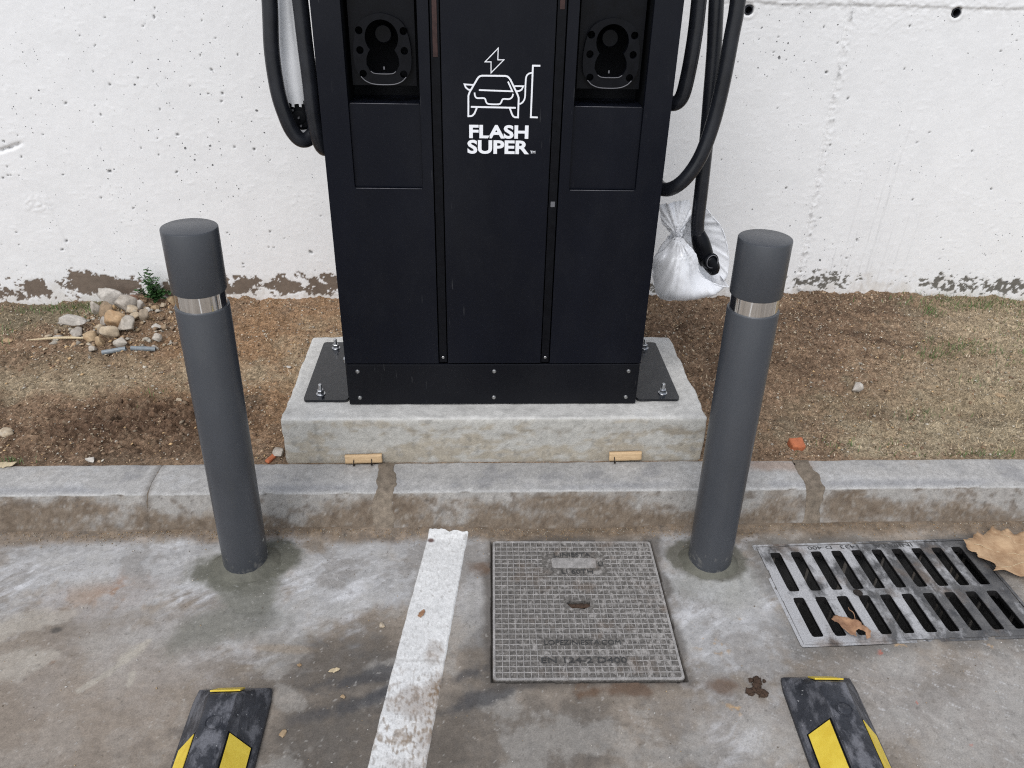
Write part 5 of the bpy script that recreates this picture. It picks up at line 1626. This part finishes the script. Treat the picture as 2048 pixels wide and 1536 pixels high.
def on_soil(x, y):
    return float(soil_height(np.array([float(x)]), np.array([float(y)]))[0])
rub = [(-1.631, 2.930, .118, .060, .048, 'white', .020, 'large flat white stone lying left of the rubble heap'),
       (-1.613, 2.893, .078, .050, .030, 'grey', .0, 'grey stone wedged under the large flat white stone'),
       (-1.692, 2.885, .064, .045, .026, 'grey', .0, 'grey stone left of the large flat white stone'),
       (-1.730, 2.900, .026, .022, .018, 'beige', .0, 'small beige pebble at the far left of the grey stone'),
       (-1.712, 2.935, .030, .024, .022, 'gbrown', .0, 'small brown pebble behind the leftmost grey stone'),
       (-1.612, 3.105, .060, .050, .070, 'lgrey', .0, 'pale grey block at the wall, left end of the heap'),
       (-1.545, 3.055, .088, .070, .072, 'brown', .0, 'crumbly brown clod in the rubble heap by the wall'),
       (-1.465, 2.940, .090, .075, .105, 'orange', .0, 'biggest orange stone standing upright in the rubble heap'),
       (-1.486, 3.105, .090, .070, .072, 'lgrey', .0, 'big pale grey stone at the back of the heap'),
       (-1.436, 3.120, .044, .040, .056, 'white', .0, 'white stone at the back right of the heap'),
       (-1.432, 3.030, .064, .045, .036, 'beige', .012, 'beige stone lying right behind the big orange stone'),
       (-1.410, 2.985, .058, .040, .028, 'beige', .004, 'flat pale stone right of the big orange stone'),
       (-1.362, 2.980, .044, .040, .056, 'gbrown', .0, 'upright grey-brown stone at the right of the heap'),
       (-1.410, 2.905, .094, .066, .056, 'lgrey', .0, 'mottled grey and tan stone in the middle of the heap'),
       (-1.520, 2.955, .034, .034, .046, 'grey', .0, 'small grey stone left of the big orange stone'),
       (-1.452, 2.845, .078, .060, .060, 'beige', .0, 'rounded beige stone at the front of the heap'),
       (-1.524, 2.838, .056, .046, .046, 'tan', .0, 'tan stone at the front left of the heap'),
       (-1.500, 2.878, .034, .030, .040, 'gbrown', .0, 'grey-brown stone behind the front tan stones'),
       (-1.478, 2.795, .050, .042, .050, 'tan', .0, 'orange-tan pointed stone behind the broken pipe'),
       (-1.497, 2.765, .037, .028, .024, 'lgrey', .0, 'light grey stone at the tip of the reed'),
       (-1.395, 2.795, .054, .044, .038, 'lgrey', .0, 'angular pale stone just behind the broken pipe'),
       (-1.313, 2.945, .046, .032, .024, 'white', .0, 'white flat stone at the right edge of the heap'),
       (-1.282, 2.945, .034, .030, .028, 'brown', .0, 'brown stone at the right edge of the heap'),
       (-1.275, 2.855, .044, .036, .034, 'lgrey', .0, 'triangular pale stone right of the heap'),
       (-1.276, 2.806, .042, .026, .018, 'grey', .0, 'small grey stone at the right end of the pipe'),
       (-1.402, 3.092, .048, .030, .016, 'white', .0, 'thin white flake behind the upright grey-brown stone'),
       (-1.335, 3.205, .050, .040, .046, 'tan', .0, 'round tan stone against the wall by the bollard'),
       (-1.515, 3.190, .080, .050, .060, 'red', .0, 'rust-red broken stone against the wall behind the heap'),
       (-1.600, 3.205, .130, .060, .090, 'white', .0, 'lime-white lump stuck to the foot of the wall'),
       (-1.384, 3.140, .040, .030, .026, 'tan', .0, 'tan pebble at the root of the weed'),
       (-1.354, 3.160, .040, .030, .024, 'beige', .0, 'beige pebble between the weed and the bollard')]
for k, (x, y, sx, sy, sz, kd, up, lab) in enumerate(rub):
    sx, sy, sz = sx * 1.12, sy * 1.15, sz * 1.15
    stone('stone', lab, (x, y, on_soil(x, y) - sz * .24 + up), (sx, sy, sz), kd, 300 + k, group='stones of the rubble heap')
for k, (x, y, sx, sy, sz, kd, lab) in enumerate([
        (1.438, 2.470, .046, .040, .050, 'white', 'white pointed stone alone on the right-hand earth strip'),
        (-1.555, 2.212, .060, .040, .026, 'beige', 'flat beige stone on dug earth at the left picture edge'),
        (-1.215, 2.058, .040, .026, .018, 'white', 'white pebble lying against the back of the kerb, left'),
        (-.630, 2.075, .060, .034, .026, 'lgrey', 'pale concrete crumb at the left front corner of the plinth'),
        (1.98, 2.44, .050, .030, .010, 'tan', 'flat tan stone in the dry grass at far right'),
        (-1.90, 2.90, .050, .034, .014, 'orange', 'orange flake near the left picture edge by the grass'),
        (-.72, 2.66, .026, .020, .012, 'white', 'small white stone between left bollard and plinth'),
        (-1.06, 2.42, .034, .024, .012, 'beige', 'beige pebble above the dug earth left of the bollard'),
        (-.95, 2.28, .030, .024, .014, 'beige', 'beige pebble in the dug earth beside the bollard')]):
    stone('stone', lab, (x, y, on_soil(x, y) - sz * .18), (sx, sy, sz), kd, 400 + k)
for k, (x, y, sx, sy, sz, kd, lab) in enumerate([
        (-.247, 1.466, .022, .018, .010, 'beige', 'beige chip lying on the road left of the white line'),
        (-.438, 1.149, .016, .022, .009, 'tan', 'round brown nut-like pebble right of the left wheel stop'),
        (-.440, 1.341, .014, .010, .006, 'tan', 'tiny tan grit lump on the road above the left wheel stop'),
        (-.318, 1.246, .014, .012, .007, 'tan', 'tan grit lump on the dark road near the white line')]):
    stone('stone', lab, (x, y, float(road_height(np.array([x]), np.array([y]))[0]) - .001), (sx, sy, sz), kd, 430 + k, group='grit on the road')
brick = rough_box('brick_piece', (.046, .040, .030), .0035, .005, .0012, M['brick'], None, 88, None, 40, .8)
brick.location = (1.073, 2.108, on_soil(1.073, 2.108) - .002)
brick.rotation_euler = (math.radians(14), 0, math.radians(4))
tag(brick, 'orange brick fragment on the earth just behind the kerb', 'brick')
chip = rough_box('brick_chip', (.016, .040, .012), .003, .005, .0016, M['brick'], None, 89, None, 60, .8)
chip.location = (-.655, 2.058, on_soil(-.655, 2.058))
chip.rotation_euler = (0, .2, -.5)
tag(chip, 'small orange brick sliver beside the left corner of the plinth', 'brick')
clump = empty('soil_clod', (.690, 1.248, 0))
tag(clump, 'dark crumbly soil clump on the road left of the right wheel stop', 'soil clod')
r = random.Random(3)
for j in range(26):
    s_ = r.uniform(.007, .019)
    t_ = r.uniform(0, 6.28); d_ = r.random() ** .7
    b_ = rough_box('crumb', (s_, s_ * r.uniform(.7, 1), s_ * .6), s_ * .16, s_ * .2, s_ * .22, M['clod'], clump, 500 + j, None, 190, .9)
    b_.location = (.020 * d_ * math.cos(t_) + (.006 if j % 2 else -.006), .012 * d_ * math.sin(t_) + (.016 if j % 2 else -.016), -.001)
    b_.rotation_euler = (r.uniform(-.4, .4), r.uniform(-.4, .4), r.uniform(0, 3))

# ------------------------------------------------------------------ conduit, reed
def pipe_piece(a, b, label):
    a3, b3 = Vector((a[0], a[1], on_soil(*a) + .0085)), Vector((b[0], b[1], on_soil(*b) + .0085))
    L = (b3 - a3).length
    o = lathe('pipe_piece', [(.0068, 0), (.0092, 0), (.0092, L), (.0068, L), (.0068, 0)], M['conduit'], None, 22, 'Z', a3, (b3 - a3).to_track_quat('Z', 'Y').to_euler())
    return tag(o, label, 'pipe', 'broken conduit')
pipe_piece((-1.451, 2.742), (-1.366, 2.760), 'left half of the broken blue-grey pipe below the rubble')
pipe_piece((-1.352, 2.770), (-1.266, 2.788), 'right half of the broken blue-grey pipe below the rubble')
pts = [Vector((-1.804, 2.889, on_soil(-1.804, 2.889) + .006)), Vector((-1.66, 2.858, .145)), Vector((-1.512, 2.823, on_soil(-1.512, 2.823) + .012))]
P = catmull(pts, 10)
reed = link('dry_reed', tube_mesh('dry_reed', P, [.0014 + .0042 * math.sin(math.pi * (.06 + .88 * i / (len(P) - 1))) for i in range(len(P))], 8), M['reed'])
tag(reed, 'thin pale dry reed pointing left from the rubble heap', 'reed')

# ------------------------------------------------------------------ weed at the wall
def weed(x, y, label):
    z0 = on_soil(x, y)
    o = empty('weed', (x, y, z0))
    tag(o, label, 'plant')
    r = random.Random(12)
    verts, faces = [], []
    for k in range(9):
        a = r.uniform(0, 6.28)
        tipx, tipz = (.05 * math.cos(a) + r.uniform(-.03, .03)), r.uniform(.05, .155)
        if k < 3: tipx, tipz = (-.012 + .022 * k), .15 - .02 * k
        ty = -abs(.03 * math.sin(a)) - .005
        S = catmull([(0, 0, 0), (tipx * .35, ty * .5, tipz * .45), (tipx, ty, tipz)], 7)
        link('stem', tube_mesh('stem', S, [.0016 * (1 - .6 * i / (len(S) - 1)) for i in range(len(S))], 6), M['stem'], o)
        for i in range(3, len(S)):
            for s_ in range(3):
                c = S[i]
                d = Vector((r.uniform(-1, 1), r.uniform(-1, .3), r.uniform(-.5, .6))).normalized()
                side = d.cross(Vector((r.uniform(-.3, .3), r.uniform(-.3, .3), 1))).normalized()
                L_, w_ = r.uniform(.015, .030), r.uniform(.006, .011)
                up = d.cross(side).normalized()
                b0 = len(verts)
                outl_ = [(0, 0), (.25, .55), (.38, .30), (.55, 1.0), (.68, .5), (.82, .7), (1.0, 0), (.82, -.7), (.68, -.5), (.55, -1.0), (.38, -.30), (.25, -.55)]
                for (u, v_) in outl_:
                    verts.append(c + d * u * L_ + side * v_ * w_ + up * (-.25 * abs(v_) * w_ - .15 * u * u * L_))
                cc = len(verts); verts.append(c + d * .55 * L_)
                for q_ in range(12): faces.append((cc, b0 + q_, b0 + (q_ + 1) % 12))
    me = bpy.data.meshes.new('foliage')
    me.from_pydata([tuple(v) for v in verts], [], faces)
    me.update()
    link('foliage', me, M['green'], o, False)
    return o
weed(-1.405, 3.225, 'leafy green weed growing at the wall above the rubble heap')

# ------------------------------------------------------------------ leaves
def leaf(name, outline, zfun, mat, label, base, veins=None):
    cx, cy = base
    P = [(x - cx, y - cy) for x, y in outline]
    dense = []
    n = len(P)
    r = random.Random(len(P))
    for i in range(n):
        a, b = P[i], P[(i + 1) % n]
        for k in range(4):
            t = k / 4
            L_ = math.hypot(b[0] - a[0], b[1] - a[1])
            j = L_ * .10 if k else 0
            dense.append((a[0] + (b[0] - a[0]) * t + r.uniform(-j, j), a[1] + (b[1] - a[1]) * t + r.uniform(-j, j)))
    xs = [p[0] for p in dense]; ys = [p[1] for p in dense]
    ex = []
    step = max(max(xs) - min(xs), .02) / 16
    x = min(xs)
    while x < max(xs):
        y = min(ys)
        while y < max(ys):
            q = (x + r.uniform(-.3, .3) * step, y + r.uniform(-.3, .3) * step)
            if in_poly(q[0], q[1], dense): ex.append(q)
            y += step
        x += step
    bm = cdt_plate(dense, [], .0006, None, ex)
    for v in bm.verts:
        v.co.z += zfun(v.co.x, v.co.y)
    o = bm_obj(name, bm, mat, None, True, (cx, cy, 0))
    for (a, b) in (veins or []):
        S = [Vector((a[0] + (b[0] - a[0]) * t - cx, a[1] + (b[1] - a[1]) * t - cy, 0)) for t in np.linspace(0, 1, 14)]
        for p in S: p.z = zfun(p.x, p.y) + .0004
        link('vein', tube_mesh('vein', S, .0009, 5), M['reed'], o)
    return tag(o, label, 'leaf', 'fallen dry leaves')
from mathutils import noise as mnoise
def zbig(x, y):
    return .012 + .016 * abs(mnoise.noise(Vector((x * 13, y * 13, 1.7)))) + .006 * mnoise.noise(Vector((x * 40, y * 40, 3))) + 1.1 * (x * x + y * y) * .8
leaf('dry_leaf', [(1.482, 1.747), (1.515, 1.752), (1.545, 1.782), (1.560, 1.770), (1.608, 1.808), (1.625, 1.785), (1.650, 1.793), (1.66, 1.772), (1.70, 1.775), (1.735, 1.760), (1.72, 1.735), (1.76, 1.70), (1.72, 1.67), (1.73, 1.63), (1.66, 1.60), (1.588, 1.590), (1.552, 1.598), (1.534, 1.607), (1.492, 1.606), (1.512, 1.625), (1.516, 1.642), (1.487, 1.671), (1.492, 1.688), (1.470, 1.700), (1.479, 1.722)],
     zbig, M['leaf'], 'large curled pale brown plane leaf over the right end of the grate', (1.60, 1.69),
     [((1.74, 1.66), (1.50, 1.72)), ((1.70, 1.67), (1.60, 1.79)), ((1.68, 1.672), (1.52, 1.62)), ((1.69, 1.67), (1.66, 1.60))])
def zsm(x, y):
    return .006 + .010 * abs(mnoise.noise(Vector((x * 45, y * 45, 5.2)))) + .35 * abs(x + .3 * y)
leaf('dry_leaf', [(.953, 1.447), (.966, 1.462), (.982, 1.471), (1.000, 1.458), (1.024, 1.440), (1.034, 1.424), (1.042, 1.404), (1.036, 1.387), (1.026, 1.384), (1.028, 1.402), (1.018, 1.418), (1.008, 1.414), (.999, 1.392), (.985, 1.402), (.973, 1.416), (.966, 1.434), (.957, 1.436)],
     zsm, M['leaf2'], 'small crumpled brown leaf lying across the grate slots', (.998, 1.43))
link_stalk = link('leaf_stalk', tube_mesh('leaf_stalk', catmull([(.020, .010, .014), (.024, .035, .020), (.019, .050, .018), (.024, .064, .012)], 5), .0010, 6), M['leaf2'], bpy.data.objects['dry_leaf.001'])
leaf('dry_leaf', [(-.365, 1.318), (-.357, 1.328), (-.345, 1.331), (-.336, 1.326), (-.341, 1.320), (-.352, 1.316)], lambda x, y: .004 + .15 * abs(x), M['reed'], 'tiny pale leaf scrap on the dark road left of the line', (-.352, 1.324))
leaf('dry_leaf', [(-.156, 1.495), (-.147, 1.512), (-.140, 1.518), (-.137, 1.508), (-.141, 1.496), (-.149, 1.488)], lambda x, y: .0055 + .1 * abs(x), M['leaf2'], 'small brown leaf scrap lying on the white line', (-.147, 1.503))
leaf('dry_leaf', [(-1.50, 2.03), (-1.47, 2.046), (-1.43, 2.04), (-1.44, 2.018), (-1.48, 2.012)], lambda x, y: .1235 + .12 * abs(x), M['reed'], 'straw coloured leaf scrap on the kerb at the left edge', (-1.465, 2.03))

# ------------------------------------------------------------------ uncountable grit, straw, grass
def scatter_pebbles(name, X, Y, Z, S, cols, mat, seed):
    r = np.random.default_rng(seed)
    b = np.array([(1, 0, 0), (0, 1, 0), (-1, 0, 0), (0, -1, 0), (0, 0, 1), (0, 0, -1)], dtype=float)
    f = np.array([(0, 1, 4), (1, 2, 4), (2, 3, 4), (3, 0, 4), (1, 0, 5), (2, 1, 5), (3, 2, 5), (0, 3, 5)])
    n = len(X)
    V = b[None] * r.uniform(.6, 1.3, (n, 6, 1)) + r.uniform(-.25, .25, (n, 6, 3))
    V = V * S[:, None, None] * np.stack([r.uniform(.8, 1.4, n), r.uniform(.7, 1.1, n), r.uniform(.45, .8, n)], 1)[:, None, :]
    a = r.uniform(0, 6.28, n)
    c, s = np.cos(a)[:, None], np.sin(a)[:, None]
    x, y = V[..., 0] * c - V[..., 1] * s, V[..., 0] * s + V[..., 1] * c
    V = np.stack([x + X[:, None], y + Y[:, None], V[..., 2] + Z[:, None]], -1)
    F = (f[None] + (np.arange(n) * 6)[:, None, None]).reshape(-1, 3)
    col = np.repeat(cols[:, None], 6, 1).reshape(-1, 3)
    o = link(name, np_mesh(name, V.reshape(-1, 3), F, col), mat, None, False)
    return o
def blades(name, X, Y, Z, L, Wd, lean, mat, seed, label, cat):
    r = np.random.default_rng(seed)
    n = len(X)
    a = r.uniform(0, 6.28, n)
    d = np.stack([np.cos(a), np.sin(a)], 1)
    s = np.stack([-np.sin(a), np.cos(a)], 1)
    le = lean * r.uniform(.6, 1.15, n)
    horiz, vert = L * np.sin(le), L * np.cos(le)
    B = np.stack([X, Y, Z], 1)
    def pt(t, w, hf, vf):
        return np.concatenate([B[:, :2] + d * (horiz * hf)[:, None] + s * (Wd * w)[:, None], (B[:, 2] + vert * vf)[:, None]], 1)
    V = np.stack([pt(0, -.5, 0, 0), pt(0, .5, 0, 0), pt(.5, .42, .40, .6), pt(.5, -.42, .40, .6), pt(1, 0, 1, 1)], 1).reshape(-1, 3)
    k = (np.arange(n) * 5)[:, None]
    F = np.concatenate([np.concatenate([k, k + 1, k + 2], 1), np.concatenate([k, k + 2, k + 3], 1), np.concatenate([k + 3, k + 2, k + 4], 1)])
    o = link(name, np_mesh(name, V, F), mat, None, False)
    return tag(o, label, cat, kind='stuff')
rg = np.random.default_rng(77)
n = 30000
X, Y = rg.uniform(-2.25, 2.65, n), rg.uniform(2.045, 3.26, n)
S = .0018 + .0050 * rg.random(n) ** 4
heap = blob(X, Y, -1.45, 2.95, .28, .28, 0, .6)
S = S * (1 + 2.6 * heap * rg.random(n) ** 2)
keep = ~((np.abs(X - .0665) < .66) & (np.abs(Y - 2.32) < .28)) & (rg.random(n) < .55 + .45 * fbm(X * 4, Y * 4, 171, 3) + .3 * heap)
X, Y, S = X[keep], Y[keep], S[keep]
pal = np.array([(.52, .43, .31), (.60, .55, .46), (.38, .26, .16), (.45, .33, .21), (.28, .20, .135), (.42, .38, .32), (.54, .37, .20)])
cols = pal[rg.integers(0, len(pal), len(X))] * rg.uniform(.60, 1.12, (len(X), 1))
o = scatter_pebbles('gravel', X, Y, soil_height(X, Y) + S * .25, S, cols, M['grit'], 3)
tag(o, 'fine gravel scattered over the brown earth strip', 'gravel', kind='stuff')
n = 9500
X, Y = rg.uniform(-2.25, 2.65, n), rg.uniform(2.05, 3.25, n)
keep = ~((np.abs(X - .0665) < .68) & (np.abs(Y - 2.32) < .30)) & (rg.random(n) < .5 + .5 * fbm(X * 5, Y * 5, 173, 3) + .3 * sst(1.3, 2.2, X) - .6 * blob(X, Y, -1.13, 2.27, .36, .16, 0, .5))
X, Y = X[keep], Y[keep]
blades('straw_chips', X, Y, soil_height(X, Y) + .002, rg.uniform(.004, .014, len(X)), rg.uniform(.0015, .0034, len(X)), 1.42, M['chips'], 16, 'pale flecks of straw and chaff strewn over the earth', 'chaff')
n = 9000
X, Y = rg.uniform(-2.25, 2.65, n), rg.uniform(2.05, 3.25, n)
dug = np.maximum(blob(X, Y, -1.13, 2.27, .36, .16, 0, .5), .8 * blob(X, Y, 1.1, 2.9, .45, .3, 0, .6))
keep = ~((np.abs(X - .0665) < .68) & (np.abs(Y - 2.32) < .30)) & (rg.random(n) < .25 + .35 * fbm(X * 3, Y * 3, 172, 3) + .5 * dug - .25 * sst(1.6, 2.3, X))
X, Y, dug = X[keep], Y[keep], dug[keep]
S = .0032 + .0085 * rg.random(len(X)) ** 2.4
cc = np.array([(.30, .205, .135), (.24, .16, .105), (.37, .27, .18), (.20, .13, .085), (.42, .34, .25)])[rg.choice(5, len(X), p=[.3, .25, .2, .15, .1])]
cc = cc * (1 - .45 * dug)[:, None] * rg.uniform(.85, 1.2, (len(X), 1))
o = scatter_pebbles('soil_crumbs', X, Y, soil_height(X, Y) + S * .10, S, cc, M['grit'], 13)
tag(o, 'brown crumbs of earth lying over the dug soil', 'soil', kind='stuff')
n = 5000
X, Y = rg.uniform(-1.7, 2.0, n), 1.842 - np.abs(rg.normal(0, .022, n))
S = .0008 + .0020 * rg.random(n) ** 3
Y = np.minimum(Y, 1.838)
lx, ly = local(X, Y, DRAIN_C, DRAIN_YAW)
ok = ~((np.abs(lx) < DRAIN_HX) & (np.abs(ly) < DRAIN_HY)) & ~((X > -.16) & (X < -.02))
X, Y, S = X[ok], Y[ok], S[ok]
cols = pal[rg.integers(0, len(pal), len(X))] * rg.uniform(.5, .85, (len(X), 1))
o = scatter_pebbles('gutter_grit', X, Y, road_height(X, Y) + S * .3, S, cols, M['grit'], 4)
tag(o, 'brown sand and grit washed along the foot of the kerb', 'grit', kind='stuff')
n = 1500
X, Y = rg.uniform(-1.5, 1.9, n), rg.uniform(1.0, 1.8, n)
lx, ly = local(X, Y, DRAIN_C, DRAIN_YAW); cx_, cy_ = local(X, Y, COVER_C, COVER_YAW)
ok = ~((np.abs(lx) < DRAIN_HX) & (np.abs(ly) < DRAIN_HY)) & ~((np.abs(cx_) < .26) & (np.abs(cy_) < .27)) & ~((np.abs(X + .58) < .11) & (Y < 1.29)) & ~((np.abs(X - .84) < .12) & (Y < 1.29))
X, Y = X[ok], Y[ok]
S = .0007 + .0022 * rg.random(len(X)) ** 5
cols = np.array([(.50, .46, .40), (.55, .53, .50), (.40, .30, .19), (.16, .13, .10)])[rg.integers(0, 4, len(X))]
o = scatter_pebbles('road_grit', X, Y, road_height(X, Y) + S * .4, S, cols, M['grit'], 5)
tag(o, 'loose pale grit specks over the stained road', 'grit', kind='stuff')

n = 26000
X, Y = rg.uniform(-2.2, 2.65, n), rg.uniform(2.045, 3.262, n)
dens = .02 + .80 * sst(1.5, 2.5, X + .25 * fbm(X * 3, Y * 3, 181, 3)) + .45 * blob(X, Y, 1.7, 2.2, .8, .16, 0, .6) + .10 * blob(X, Y, -1.6, 2.6, .4, .15, 0, .6) + .3 * blob(X, Y, -1.95, 3.15, .35, .12, 0, .5)
dens = dens * (1 - .85 * blob(X, Y, -1.13, 2.27, .36, .17, 0, .5)) * (.6 + .6 * fbm(X * 6, Y * 6, 182, 3))
keep = (rg.random(n) < dens) & ~((np.abs(X - .0665) < .67) & (np.abs(Y - 2.32) < .29))
X, Y = X[keep], Y[keep]
blades('dry_grass', X, Y, soil_height(X, Y) + .001, rg.uniform(.008, .026, len(X)), rg.uniform(.0010, .0020, len(X)), 1.25, M['straw'], 6, 'flattened straw coloured dry grass on the earth strip', 'dry grass')
spots = [(-1.98, 2.82, .09, .05, 260), (-1.97, 2.42, .06, .05, 90), (-1.80, 3.19, .20, .03, 300), (-1.70, 3.12, .10, .05, 60), (-1.585, 3.08, .018, .02, 30), (-1.50, 2.05, .10, .008, 60), (-1.72, 3.24, .05, .015, 40), (-1.15, 2.44, .05, .05, 30), (2.30, 3.20, .30, .05, 600), (2.05, 3.12, .04, .05, 120), (2.02, 2.80, .14, .05, 240), (1.88, 2.72, .10, .04, 130),
         (1.85, 2.06, .5, .010, 170), (1.25, 2.12, .16, .03, 50), (1.6, 2.30, .14, .03, 50), (2.2, 2.75, .1, .08, 70), (1.95, 2.5, .1, .03, 40), (-2.0, 3.0, .12, .05, 60), (-1.5, 3.12, .03, .02, 15), (2.45, 3.0, .2, .15, 150), (2.3, 2.4, .2, .15, 70)]
GX = np.concatenate([rg.normal(a, c_ * .6, k) for a, b, c_, d_, k in spots]); GY = np.concatenate([rg.normal(b, d_ * .7, k) for a, b, c_, d_, k in spots])
GY = np.clip(GY, 2.046, 3.262)
blades('green_grass', GX, GY, soil_height(GX, GY), rg.uniform(.012, .036, len(GX)), rg.uniform(.0012, .0024, len(GX)), .75, M['grass'], 8, 'sparse green grass sprouting on the earth strip', 'grass')
print('objects', len(bpy.data.objects))
